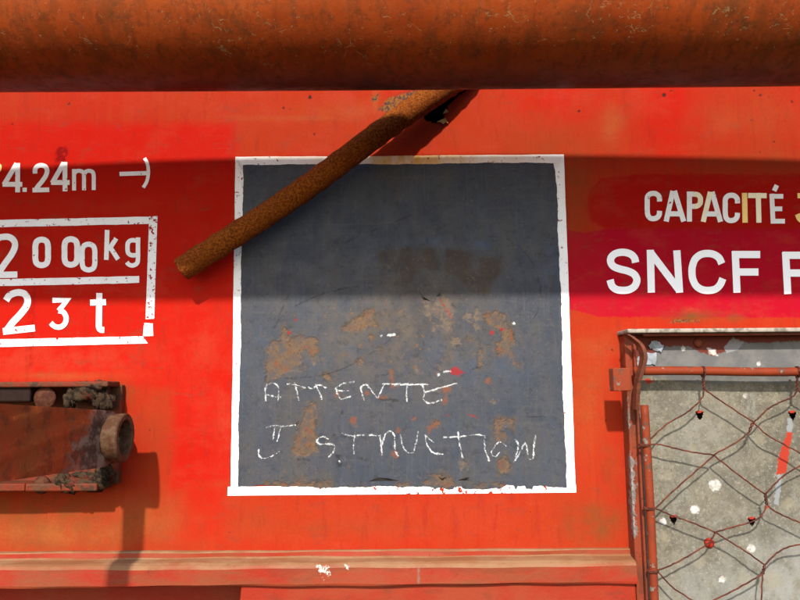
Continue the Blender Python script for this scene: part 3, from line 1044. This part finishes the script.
fb['warm'] = np.clip(.9 * blob(bx, by, 400, 330, 110, 55) + .35 * blob(bx, by, 300, 440, 80, 60), 0, 1)
bl = 0 * bx
for x, y, rx, ry, s_ in [(435, 242, 40, 5, .5), (440, 240, 4, 3, .9), (483, 245, 9, 4, .9), (489, 232, 4, 4, .7), (550, 260, 10, 30, .45), (440, 355, 20, 20, .35),
                         (480, 365, 60, 18, .25), (345, 350, 30, 25, .25), (260, 360, 20, 40, .2)]:
    bl = np.maximum(bl, s_ * blob(bx, by, x, y, rx, ry))
fb['blue'] = bl
bpan = mesh('slate_panel', pts3, [tuple(reversed(f_)) for f_ in grid_faces(nx, nz)], MBOARD, board, {k: v.ravel() for k, v in fb.items()}, True)


def strip(quad, n, wear_f, stain_f, seed):
    q_ = [np.array(p, float) for p in quad]
    vs, ww, ss = [], [], []
    m_ = 6
    for i in range(n + 1):
        t_ = i / n
        a = q_[0] * (1 - t_) + q_[1] * t_
        b = q_[3] * (1 - t_) + q_[2] * t_
        u = (b - a) / np.linalg.norm(b - a)
        a = a + u * float(wig(np.array(t_), seed, .25))
        for k in range(m_):
            c = a * (1 - k / (m_ - 1)) + b * k / (m_ - 1)
            vs.append(PW(c[0], c[1], .0005))
            ww.append(wear_f(*c))
            ss.append(stain_f(*c))
    fs = []
    for i in range(n):
        for k in range(m_ - 1):
            p = i * m_ + k
            fs.append((p, p + 1, p + m_ + 1, p + m_))
    mesh('border_strip', vs, fs, MBORD, board, {'wear': np.array(ww), 'stain': np.array(ss)})


st0 = lambda x, y: 0.0
strip([(235.5, 157), (563.5, 154.5), (558, 168), (241, 170)], 120, lambda x, y: .0,
      lambda x, y: float(max(1.0 * blob(x, y, 410, 158, 90, 40), .6 * blob(x, y, 300, 153, 80, 7), .5 * blob(x, y, 500, 158, 60, 20))), 11)
strip([(235.5, 157.4), (230.8, 487), (246, 487), (247, 170.4)], 110, lambda x, y: .12 * math.exp(-((y - 200) / 40) ** 2), lambda x, y: .25 * math.exp(-((y - 160) / 12) ** 2), 12)
strip([(563.7, 154.6), (575.5, 492), (562, 489), (551, 168.2)], 110, lambda x, y: -.05, st0, 13)
strip([(228, 486.6), (575.6, 484), (576, 492.3), (227.5, 495.6)], 130, lambda x, y: .30 * math.exp(-((x - 480) / 60) ** 2) + .1 * math.exp(-((x - 410) / 20) ** 2) - .06 * (x < 380),
      lambda x, y: .3 * math.exp(-((y - 486) / 2) ** 2) * (x < 420), 14)

# chalk words, one child per letter
CW = 2.3


def chalk(tr, strokes, faint=1.0):
    parts, core = [], []
    for i, s_ in enumerate(strokes):
        p = tr([tuple(v) for v in crom(s_, 6)]) if len(s_) > 2 else tr(s_)
        if len(p) == 2:
            p = [tuple(np.array(p[0]) * (1 - t_) + np.array(p[1]) * t_) for t_ in np.linspace(0, 1, 6)]
        p = [(x + random.uniform(-.3, .3), y + random.uniform(-.3, .3)) for x, y in p]
        ws = [CW * faint * random.uniform(.7, 1.3) for _ in p]
        v, f_ = ribbon(p, ws, .0018 + i * .0001)
        n_ = len(p)
        c_ = [(v[k] + v[n_ + k]) / 2 for k in range(n_)]
        pr = [random.uniform(.35, 1.0) for _ in p]
        v = v[:n_] + c_ + v[n_:]
        f_ = [(r_ * n_ + k, r_ * n_ + k + 1, (r_ + 1) * n_ + k + 1, (r_ + 1) * n_ + k) for r_ in (0, 1) for k in range(n_ - 1)]
        core += [0.] * n_ + pr + [0.] * n_
        parts.append((v, f_))
    v, f_ = join(*parts)
    mesh('chalk_letter', v, f_, MCHALK, bpan, {'core': np.array(core)})


chalk(E, [[(85, 168), (83, 120), (88, 85), (120, 70), (152, 92), (152, 165)], [(90, 130), (130, 142), (166, 145)]])
chalk(E, [[(198, 76), (245, 80), (300, 96)], [(240, 66), (250, 110), (262, 165)]])
chalk(E, [[(310, 90), (335, 100), (365, 78), (410, 98)], [(350, 76), (370, 115), (388, 160)]])
chalk(E, [[(558, 63), (500, 72), (458, 98), (490, 112), (528, 110)], [(458, 98), (470, 130), (490, 155), (542, 138)]])
chalk(E, [[(612, 162), (596, 120), (596, 88), (622, 78), (650, 110), (680, 147), (700, 110), (718, 72)]])
chalk(E, [[(705, 75), (750, 74), (845, 74)]])
chalk(F, [[(20, 75), (100, 73), (192, 72)], [(86, 75), (82, 115), (86, 160)]])
chalk(F, [[(162, 76), (178, 108), (240, 92), (335, 65)], [(178, 108), (168, 145), (200, 166), (258, 150)]])
chalk(E, [[(85, 306), (130, 295), (180, 300), (245, 295)], [(138, 292), (128, 340), (124, 380)], [(166, 300), (146, 380)], [(50, 420), (48, 452), (70, 470), (110, 462), (158, 432)]], .85)
chalk(E, [[(418, 368), (388, 354), (360, 372), (372, 394), (420, 394), (450, 400), (445, 435), (418, 465)]])
chalk(E, [[(490, 335), (540, 350), (620, 345), (700, 350)], [(560, 348), (552, 400), (556, 448)]])
chalk(E, [[(694, 345), (700, 400), (704, 455)], [(700, 425), (718, 352), (745, 325), (770, 350), (775, 430), (792, 458)]])
chalk(F, [[(52, 320), (64, 380), (90, 412), (118, 405), (132, 350), (140, 305)]])
chalk(F, [[(172, 322), (220, 362)], [(176, 325), (186, 375), (215, 412), (268, 420)]])
chalk(F, [[(265, 335), (345, 332), (430, 323), (475, 330)], [(338, 306), (348, 380), (364, 442)]])
chalk(F, [[(470, 330), (472, 390), (494, 455)]])
chalk(F, [[(580, 380), (545, 358), (515, 390), (505, 418), (525, 432), (548, 408)]], .8)
chalk(F, [[(622, 345), (640, 380), (622, 450), (652, 400), (676, 368), (690, 438), (712, 440), (716, 380), (726, 322)]], 1.1)

# curled flakes of slate paint standing off the board
for fl in [[(369, 481, .0015), (378, 476.5, .006), (388, 477.5, .006), (399, 480.5, .0015), (389, 480.5, .002), (378, 480, .002)],
           [B([(98, 60)])[0] + (.007,), B([(120, 90)])[0] + (.006,), B([(160, 112)])[0] + (.0015,), B([(128, 106)])[0] + (.0015,)],
           [B([(192, 88)])[0] + (.0015,), B([(212, 68)])[0] + (.006,), B([(214, 82)])[0] + (.003,)],
           [H([(150, 62)])[0] + (.0015,), H([(165, 72)])[0] + (.005,), H([(185, 62)])[0] + (.005,), H([(168, 80)])[0] + (.0015,)],
           [H([(230, 80)])[0] + (.0015,), H([(262, 66)])[0] + (.006,), H([(278, 68)])[0] + (.006,), H([(262, 78)])[0] + (.0015,)]]:
    f_ = [PW(*p) for p in fl]
    o = mesh('paint_flake', *prism(f_, [v + Vector((0, .0006, .0003)) for v in f_]), MCURL, board)
    fix_normals(o)

# ------------------------------------------------------------------ overhead pipe
TE = 0.75
z_hi, z_lo = P(400, 155.5).z - ZC, P(400, 299).z - ZC
PR = (z_hi - z_lo) / 2 * math.cos(math.atan(TE))
dv = (P(400, 90) - CAMLOC)
el = math.atan2(dv.z, dv.y)
mid = (z_hi + z_lo) / 2
PWD = (PR + D * math.sin(el) - mid * math.cos(el)) / (TE * math.cos(el) + math.sin(el))
PH = mid + TE * PWD
pc = Vector((0, -PWD, ZC + PH))
pipe = thing('overhead_pipe', pc, 'thick orange brown painted pipe with scraped paint running across above the board', 'pipe')
seg = 96
xs = np.concatenate([np.linspace(-1.3, 1.3, 300)])
vs, fs, an_ = [], [], []
rl = math.tan(math.radians(.05))
for i, x in enumerate(xs):
    for k in range(seg):
        a = 2 * math.pi * k / seg
        r = PR * (1 + .0035 * math.sin(3 * a + 4 * x) + .002 * math.sin(7 * x + 2 * a))
        dr_ = .0045 * min((x / .5) ** 2, 2.5)  # taper added so the upper edge of the cast shadow droops at the ends
        r -= dr_
        vs.append(pc + Vector((x, -r * math.cos(a) - dr_ * math.cos(math.radians(-80)), r * math.sin(a) + dr_ * math.sin(math.radians(-80)) + x * rl)))
        an_.append(math.degrees(math.atan2(math.sin(a), math.cos(a))))
for i in range(len(xs) - 1):
    for k in range(seg):
        a, b = i * seg + k, i * seg + (k + 1) % seg
        fs.append((a, b, b + seg, a + seg))
fs.append(tuple(range(seg - 1, -1, -1)))
fs.append(tuple(range((len(xs) - 1) * seg, len(xs) * seg)))
o = mesh('tube', vs, fs, MPIPE, pipe, {'ang': np.array(an_)}, True)
fix_normals(o)

# ------------------------------------------------------------------ rusty rod
p0 = P(181, 270, .031)
p1 = P(300, 192, .034)
p2 = P(400, 118, .033)
p3 = P(470, 72, .010)
p4 = P(500, 52, -.030)
path = [Vector(p) for p in crom([tuple(p0), tuple(p1), tuple(p2), tuple(p3), tuple(p4)], 16)]
rod = thing('rusty_rod', p0, 'rust covered round steel rod slanting down across the board corner', 'rod')
vs, fs = tube(path, .0147, 28)
ctr = path[0]
vs = [v + (v - path[i // 28]).normalized() * (.0006 * math.sin(i * 1.7) + .0005 * math.sin(i * .37)) if i < len(path) * 28 else v for i, v in enumerate(vs)]
o = mesh('bar', vs, fs, MRUST, rod, None, True)
fix_normals(o)
bevel(o, .002, 3)

# ------------------------------------------------------------------ lever with hinge bushing
D0, D1 = .075, .46
zt0, zb0 = P(105, 411, D0).z, P(105, 466, D0).z
xf0 = P(113, 438, D0).x
hub = Vector((xf0, -D0, (zt0 + zb0) / 2))
lever = thing('hinge_lever', (xf0, 0, hub.z), 'grimy brown lever with an open round bushing sticking out from its bracket', 'lever')
dirx = -.029 / .19


def side(d):
    x = xf0 + (d - D0) * dirx
    return x


# lever plate: outline in (depth, z), thickness along -X
out = []
for d, t_ in [(D0 - .012, -.006), (D0 - .004, 0), (D0 + .02, .0), (.26, None), (D1, None)]:
    out.append(d)
top = lambda d: zt0 + (P(0, 403, .265).z - zt0) * (d - D0) / .19
bot = lambda d: zb0 + (P(0, 484, .265).z - zb0) * (d - D0) / .19
loop = []
ds = np.linspace(D0 + .004, D1, 40)
for d in ds:
    loop.append((d, top(d)))
for d in ds[::-1]:
    loop.append((d, bot(d) + (.004 if d < D0 + .012 else 0)))
loop += [(D0 - .010, bot(D0) + .016), (D0 - .014, hub.z), (D0 - .010, top(D0) - .012)]
# build as grid so the grease field has vertices
nv = 18
vs, fs, gr = [], [], []
dsg = np.linspace(D0 - .012, D1, 90)
for d in dsg:
    zt_, zb_ = top(max(d, D0)), bot(max(d, D0))
    if d < D0 + .01:
        s_ = (D0 + .01 - d) / .022
        zt_ -= .008 * s_ * s_
        zb_ += .020 * s_ * s_
    for k in range(nv):
        z = zb_ + (zt_ - zb_) * k / (nv - 1)
        wob = .0007 * math.sin(60 * d + k) + .0005 * math.sin(140 * d + 2.3 * k)
        vs.append((side(d) + wob, -d, z))
        gr.append(math.exp(-((d - D0) / .065) ** 2) * (.85 + .35 * (1 - k / nv)))
nf = len(vs)
TH = .026
for d in dsg:
    zt_, zb_ = top(max(d, D0)), bot(max(d, D0))
    if d < D0 + .01:
        s_ = (D0 + .01 - d) / .022
        zt_ -= .008 * s_ * s_
        zb_ += .020 * s_ * s_
    vs += [(side(d) - TH, -d, zb_), (side(d) - TH, -d, zt_)]
    gr += [0.3, 0.3]
for i in range(len(dsg) - 1):
    for k in range(nv - 1):
        a = i * nv + k
        fs.append((a, a + 1, a + nv + 1, a + nv))
    b0 = nf + 2 * i
    fs.append((b0, b0 + 2, b0 + 3, b0 + 1))
    fs.append((i * nv, (i + 1) * nv, b0 + 2, b0))
    fs.append((i * nv + nv - 1, b0 + 1, b0 + 3, (i + 1) * nv + nv - 1))
o = mesh('lever_plate', vs, fs, MARM, lever, {'grease': np.array(gr)}, True)
fix_normals(o)
sm = o.modifiers.new('split', 'EDGE_SPLIT')
sm.split_angle = math.radians(40)

# bushing: short thick-walled tube along X
cb = P(121.5, 437.5, D0)
RO, RIN, LN = .0270, .0195, .040
vs, fs = [], []
sg = 40
prof = [(-LN, RO * .98), (-.004, RO * .98), (-.001, RO), (.0035, RO), (.0048, RO - .0014), (.0048, RIN + .001), (.0038, RIN), (-.034, RIN * .97)]
for dx, r in prof:
    for k in range(sg):
        a = 2 * math.pi * k / sg
        rr = r * (1 + .012 * math.sin(3 * a + 1) + .008 * math.sin(7 * a))
        vs.append((cb.x + dx, cb.y - rr * math.cos(a) , cb.z + rr * math.sin(a)))
for i in range(len(prof) - 1):
    for k in range(sg):
        a, b = i * sg + k, i * sg + (k + 1) % sg
        fs.append((a, b, b + sg, a + sg))
fs.append(tuple((len(prof) - 1) * sg + k for k in range(sg)))
o = mesh('bushing', vs, fs, MTUBE, lever, None, True)
fix_normals(o)
sm = o.modifiers.new('split', 'EDGE_SPLIT')
sm.split_angle = math.radians(40)


def lump(c, r, seed, sub=3, amp=.25):
    bm = bmesh.new()
    bmesh.ops.create_icosphere(bm, subdivisions=sub, radius=1.0)
    R_ = random.Random(seed)
    ph = [(R_.uniform(1.5, 5), R_.uniform(1.5, 5), R_.uniform(1.5, 5), R_.uniform(0, 6)) for _ in range(5)]
    vs, fs = [], []
    bm.verts.index_update()
    for v in bm.verts:
        k = 1 + amp * .5 * sum(math.sin(a * v.co.x + b * v.co.y + c_ * v.co.z + d) for a, b, c_, d in ph) / 2.2
        k += amp * .35 * sum(math.sin(2.7 * (a * v.co.y + b * v.co.z + c_ * v.co.x) + d) for a, b, c_, d in ph) / 2.2
        vs.append(Vector(c) + Vector((v.co.x * r[0], v.co.y * r[1], v.co.z * r[2])) * k)
    fs = [tuple(v.index for v in f_.verts) for f_ in bm.faces]
    bm.free()
    return vs, fs


# bracket on the wall: base plate with cheeks, bolts and caked grease
bd = .045
x0, x1 = P(-160, 437, bd).x, P(108, 437, bd).x
zt_, zb_ = P(60, 381.5, bd).z, P(60, 492, bd).z
bracket = mesh('bracket', *join(box(x0, x1, -.010, .002, zb_ + .004, zt_ - .004),
                                box(x0, x1 - .003, -bd, -.008, zt_ - .0065, zt_),
                                box(x0, x1 - .012, -bd + .004, -.008, zb_, zb_ + .009)), MBRACK, lever)
fix_normals(bracket)
bevel(bracket, .0018)
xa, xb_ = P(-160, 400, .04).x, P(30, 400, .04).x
o = mesh('dark_opening_block', *box(xa, xb_, -.040, -.009, P(0, 402, .04).z, P(0, 386.5, .04).z), MDARK, lever)  # solid near-black block, stands in for a shaded opening in the bracket
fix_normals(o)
bevel(o, .002)
b1 = P(45, 398, .036)
o = mesh('bolt', *dome(b1, .0135, .0035, 20, 5), MBOLT, lever, None, True)
fix_normals(o)
b2 = P(42, 485, .034)
o = mesh('bolt', *dome(b2, .0105, .0050, 20, 5), MBOLT, lever, None, True)
fix_normals(o)
k_ = 0
for (x, y, d, rx, ry, rz) in [(84, 392, .034, .017, .012, .012), (98, 386, .038, .010, .009, .006), (71, 397, .034, .006, .010, .012),
                              (100, 396, .030, .010, .012, .014), (108, 402, .030, .007, .010, .010), (62, 481, .034, .007, .010, .010),
                              (72, 485, .032, .013, .012, .009), (90, 482, .030, .022, .014, .011), (104, 474, .030, .010, .012, .010)]:
    c = P(x, y, d)
    o = mesh('grease_lump', *lump(c, (rx * 1.12, ry * .8, rz * 1.05), k_, 4, .32), MGREASE, lever, None, True)
    k_ += 1
o = mesh('bracket_strip', *box(P(-160, 486, .04).x, P(26, 486, .04).x, -.043, -.012, P(0, 491, .04).z, P(0, 483.5, .04).z), MBRACK, lever)
fix_normals(o)
bevel(o, .0012)
# web joining the bracket to the bushing
o = mesh('bracket_web', *lump(P(106, 440, .045), (.016, .030, .030), 50, 3, .12), MGREASE, lever, None, True)

# ------------------------------------------------------------------ mesh window
FD = .039      # how far the frame stands off the wagon side
PD = .014      # front of the closing sheet
zo = P(640, 333, FD).z
win = thing('mesh_window', (P(640, 600, FD).x, 0, P(640, 600, FD).z - .4), 'weathered window sheet behind rusty diamond wire mesh in a red frame', 'window')
ZBOT = wz - .80
XE = 1.05
K = crop(600, 310, 2.07)

# sheet
pxs = np.arange(P(638, 400, PD).x, .62, .00105)
pzs = np.concatenate([np.linspace(ZBOT, P(700, 640, PD).z, 10)[:-1], np.arange(P(700, 640, PD).z, zo + .006, .00105)])
pxs = np.concatenate([pxs, np.linspace(pxs[-1] + .02, XE, 12)])
GX, GZ = np.meshgrid(pxs, pzs)
gx, gy = proj(GX, np.full_like(GX, -PD), GZ)
hol = K([(206, 218), (398, 218), (152, 434), (314, 438)])
hmask = np.zeros((len(pzs) - 1, len(pxs) - 1), bool)
cgx, cgy = cell(gx), cell(gy)
for hx, hy in hol:
    hmask |= sdpoly(cgx, cgy, [(hx - 4.2, hy - 3.2), (hx + 4.2, hy - 3.2), (hx + 2.6, hy + 2.6), (hx + .6, hy + 5.2), (hx - 2.2, hy + 2)]) > 0
J6 = crop(610, 320, 4.615)
J7 = crop(690, 320, 4.28)
dsc = lambda pt, r: sddisc(gx, gy, pt[0], pt[1], r)
k1 = lambda x, y: K([(x, y)])[0]
fp = {
    'white': union(dsc(k1(238, 363), 5.6), dsc(J7([(292, 188)])[0], 1.8), dsc(J7([(237, 323)])[0], 1.8), dsc(k1(253, 558), 3.4), dsc(k1(313, 493), 4.0), dsc(k1(196, 413), 4.4),
                   dsc(J6([(337, 130)])[0], 2.4), dsc((664, 522), 2.0), dsc(k1(130, 437), 2.6), sdpoly(gx, gy, J7([(75, 120), (112, 125), (118, 150), (85, 146)]))),
    'cream': union(*[dsc(k1(x, y), r) for x, y, r in [(190, 290, 5), (140, 345, 4), (330, 270, 5), (205, 520, 6), (390, 400, 6), (300, 560, 7), (130, 470, 5), (360, 560, 9), (250, 240, 3)]]),
    'red': union(sdpoly(gx, gy, K([(388, 254), (398, 254), (385, 338), (365, 340), (370, 300)])), sdpoly(gx, gy, J6([(155, 275), (175, 268), (205, 282), (175, 296)])), dsc(k1(345, 408), 1.6)),
    'ltgrey': union(sdpoly(gx, gy, K([(388, 224), (398, 222), (398, 252), (387, 254)])), sdpoly(gx, gy, K([(368, 340), (378, 340), (370, 405), (360, 402)])),
                    sdpoly(gx, gy, J7([(145, 118), (185, 75), (232, 95), (205, 130), (160, 138)]))),
    'grey': sdpoly(gx, gy, [(500, 200), (1500, 200), (1500, 384), (800, 382), (770, 384), (745, 382), (715, 385), (690, 383), (660, 379), (648, 376), (500, 376)]),
    'brown': sdpoly(gx, gy, [(500, 200), (1500, 200), (1500, 340), (800, 341), (760, 343), (742, 342), (738, 347), (725, 352), (712, 356), (700, 352), (690, 347), (676, 346), (664, 347), (655, 352), (640, 360), (500, 360)]),
}
for k in fp:
    fp[k] = np.clip(fp[k], -20, 20)
fp['pale'] = np.clip(.9 * blob(gx, gy, 790, 590, 70, 60) + .5 * blob(gx, gy, 690, 590, 40, 25) + .3 * blob(gx, gy, 700, 440, 40, 60), 0, 1)
mesh('sheet', np.stack([GX, np.full_like(GX, -PD), GZ], -1).reshape(-1, 3).tolist(), grid_faces(len(pxs), len(pzs), ~hmask), MPANEL, win, {k: v.ravel() for k, v in fp.items()})
mesh('backing', [(pxs[0] - .004, -PD + .012, ZBOT), (XE, -PD + .012, ZBOT), (XE, -PD + .012, zo), (pxs[0] - .004, -PD + .012, zo)], [(0, 1, 2, 3)], MDARK, win)
for hx, hy in hol:      # little pressed lips over the vent holes
    a = [P(hx - 3.4, hy - 3.4, PD + .0003), P(hx + 3.0, hy - 3.8, PD + .0003), P(hx + 1.6, hy - 2.4, PD + .0022), P(hx - 1.8, hy - 2.2, PD + .0022)]
    o = mesh('hole_lip', *prism(a, [v + Vector((0, 0, .0012)) for v in a]), MREDP, win)
    fix_normals(o)
o = mesh('rivet', *dome(P(709, 543, PD), .0060, .005, 16, 4), MREDP, win, None, True, label='red painted rivet on the sheet')
fix_normals(o)
o = mesh('bolt', *dome(P(698, 343, PD), .0060, .004, 16, 4), MFRAME, win, {'peel': np.full(16 * 4 + 1, -9.)}, True)
fix_normals(o)


def fbox(name, bx_, mat=MFRAME, peel=None, bev=.0015):
    v, f_ = bx_
    o = mesh(name, v, f_, mat, win)
    bm = bmesh.new()
    bm.from_mesh(o.data)
    bmesh.ops.subdivide_edges(bm, edges=[e_ for e_ in bm.edges if e_.calc_length() > .05], cuts=60, use_grid_fill=True)
    bmesh.ops.recalc_face_normals(bm, faces=bm.faces)
    bm.to_mesh(o.data)
    bm.free()
    off = ROOT[win.name]
    co = np.array([v_.co + off for v_ in o.data.vertices])
    ax, ay = proj(co[:, 0], co[:, 1], co[:, 2])
    val = np.full(len(co), -9.) if peel is None else np.clip(peel(ax, ay), -9, 9)
    at = o.data.attributes.new('peel', 'FLOAT', 'POINT')
    at.data.foreach_set('value', val.astype(np.float32))
    if bev:
        bevel(o, bev)
    return o


# frame: jamb is an angle iron - a web standing off the wagon side and a flange, head likewise
JD = .022
xj = P(628.5, 420, JD).x
xm = P(640.5, 420, JD).x
fbox('jamb', box(xj, xm, -JD, .004, ZBOT, zo - .001), peel=lambda x, y: union(
    sdseg(x, y, [(631, 452), (635, 535)], 6), sdseg(x, y, [(630, 395), (630, 432)], 4), sdseg(x, y, [(636, 462), (637, 478)], 4)))
fbox('jamb_flange', box(xm - .0065, xm - .0035, -JD - .008, -JD + .001, ZBOT, zo - .012))
fbox('head_lip', box(P(627, 333, FD).x, XE, -FD - .002, .004, zo, zo + .0050), MLIP)
fbox('head_flange', box(xm + .004, XE, -FD + .004, -FD + .008, zo - .0035, zo - .0008), MFRAME)

# bent latch strip at the corner
wd_ = .0022
lp = [(626, 334.5, .042), (633, 339, .044), (640, 345.5, .049), (643.5, 356, .052), (642, 366, .051), (638.5, 378, .050), (636.5, 392, .048), (636, 410, .042)]
ctrs = crom([tuple(P(*p)) for p in lp], 5)
vs, fs = [], []
for i, c in enumerate(ctrs):
    c = Vector(c)
    tt = i / (len(ctrs) - 1)
    hw = .0055 if tt < .75 else .0045
    # strip's broad side faces left/right, so it is seen edge-on and slightly from the left
    for dx, dy in ((-wd_, -hw), (wd_, -hw), (wd_, hw), (-wd_, hw)):
        vs.append(c + Vector((dx + dy * -.18, dy, 0)))
for i in range(len(ctrs) - 1):
    for k in range(4):
        a, b = i * 4 + k, i * 4 + (k + 1) % 4
        fs.append((a, b, b + 4, a + 4))
fs += [(3, 2, 1, 0), tuple(4 * (len(ctrs) - 1) + k for k in range(4))]
o = mesh('latch_strip', vs, fs, MLATCH, win)
fix_normals(o)
bevel(o, .0006)

CD = .037
cy_ = 371.5
cb0, cb1 = P(634, cy_ - .4, CD), P(800, cy_, CD)
dirv = (cb1 - cb0).normalized()
path = [cb0 + dirv * t_ + Vector((0, 0, .0006 * math.sin(t_ * 30))) for t_ in np.linspace(0, .62, 50)]
o = mesh('crossbar', *tube(path, .0052, 16), MROD, win, None, True)
fix_normals(o)
c0, c1 = P(612.5, 368, .066), P(631.5, 391, .066)
o = mesh('end_clip', *box(c0.x, c1.x, -.067, -.050, c1.z, c0.z), MROD, win)
fix_normals(o)
bevel(o, .0012)
rd0, rd1 = P(641.5, 405, .040), P(657.5, 606, .040)
xr_ = (rd0.x + rd1.x) / 2
path = [Vector((xr_ + .0008 * math.sin(z * 14), -.040, z)) for z in np.linspace(rd0.z, ZBOT, 60)]
o = mesh('side_rod', *tube(path, .0048, 16), MROD, win, None, True)
fix_normals(o)

# wires of the mesh, one child per strand
WD = .037


def wire(pts, d=WD, r=.0009, conv=K, jit=.25):
    q_ = []
    c_ = crom(pts, 5)
    for i, p in enumerate(conv([tuple(p) for p in c_])):
        ph = i * 1.9 + pts[0][0]
        q_.append(P(p[0] + jit * math.sin(ph), p[1] + jit * math.cos(ph * 1.3), d + .0012 * math.sin(i * .55 + pts[0][1])))
    o = mesh('wire', *tube(q_, r, 7), MWIRE, win, None, True)


def twist(a, b, turns=2.5, r=.0008, d=WD):
    a, b = P(*K([a])[0], d), P(*K([b])[0], d)
    ax = (b - a)
    t_ = ax.normalized()
    u = Vector((0, 1, 0))
    s_ = t_.cross(u)
    prt = []
    for ph in (0, math.pi):
        path_ = [a + ax * k / 20 + (u * math.cos(ph + turns * 6.283 * k / 20) + s_ * math.sin(ph + turns * 6.283 * k / 20)) * .0011 for k in range(21)]
        prt.append(tube(path_, r, 6))
    mesh('wire_twist', *join(*prt), MWIRE, win, None, True)


def wrap(px_, py_, axis, r, d):
    c = P(px_, py_, d)
    path_ = []
    for k in range(33):
        a = k / 32 * 6.283 * 1.6
        if axis == 'x':
            path_.append(c + Vector((.0022 * (k / 32 - .5), -r * math.cos(a), r * math.sin(a))))
        else:
            path_.append(c + Vector((r * math.cos(a), -r * math.sin(a), .0022 * (k / 32 - .5))))
    mesh('wire_wrap', *tube(path_, .0009, 6), MWIRE, win, None, True)


twist((213, 134), (216, 164))
twist((408, 134), (409, 168), 2.0)
twist((342, 382), (345, 402), 1.5)
twist((341, 528), (337, 546), 1.5)
twist((317, 232), (309, 252), 1.2)
wire([(216, 164), (250, 188), (317, 232)])
wire([(317, 232), (345, 258), (380, 278), (430, 306), (520, 370)])
wire([(215, 166), (210, 184), (180, 212), (140, 235), (110, 262), (92, 281)])
wire([(409, 166), (398, 180), (370, 192), (346, 206), (328, 224), (317, 232)])
wire([(409, 166), (440, 188), (500, 225)])
wire([(309, 252), (285, 272), (235, 300)])
wire([(92, 280), (120, 278), (150, 285), (190, 294), (235, 300)])
wire([(235, 300), (285, 340), (342, 382)])
wire([(342, 382), (362, 360), (385, 340), (430, 315), (500, 290)])
wire([(345, 402), (358, 414), (385, 428), (430, 448), (520, 500)])
wire([(235, 302), (200, 332), (150, 376), (112, 412), (100, 412)])
wire([(98, 408), (120, 413), (150, 426), (190, 440), (238, 460)])
wire([(238, 460), (280, 448), (315, 438), (335, 425), (345, 402)])
wire([(238, 460), (270, 480), (305, 502), (341, 528)])
wire([(238, 462), (225, 482), (195, 502), (160, 522), (128, 536), (106, 541)])
wire([(341, 528), (365, 504), (392, 490), (430, 484), (500, 480)])
wire([(337, 546), (335, 580), (334, 640)])
wire([(337, 546), (310, 562), (270, 584), (230, 604), (180, 640)])
wire([(104, 541), (122, 545), (150, 574), (192, 602), (240, 640)])
wrap(703, 372, 'x', .0062, CD)
wrap(797.5, 372, 'x', .0062, CD)
wrap(644.5, 445, 'z', .0058, .040)
wrap(649, 508, 'z', .0058, .040)
wrap(653, 571, 'z', .0058, .040)

# loose pale paint flakes in the corner of the sheet
def roughen(poly, n=5, amp=.7):
    out_ = []
    for i in range(len(poly)):
        a, b = np.array(poly[i]), np.array(poly[(i + 1) % len(poly)])
        for k in range(n):
            c = a + (b - a) * k / n
            out_.append((c[0] + random.uniform(-amp, amp), c[1] + random.uniform(-amp, amp)))
    return out_


for poly in [J6([(175, 122), (192, 100), (215, 92), (250, 118), (235, 146), (200, 140)]), J6([(108, 192), (132, 170), (150, 150), (215, 152), (214, 206), (180, 204), (128, 214)])]:
    f_ = [P(x, y, PD + .003 + .0018 * math.sin(i * .45)) for i, (x, y) in enumerate(roughen(poly))]
    o = mesh('paint_flake', *prism(f_, [v + Vector((0, .0008, 0)) for v in f_]), MFLAKE, win)
    fix_normals(o)
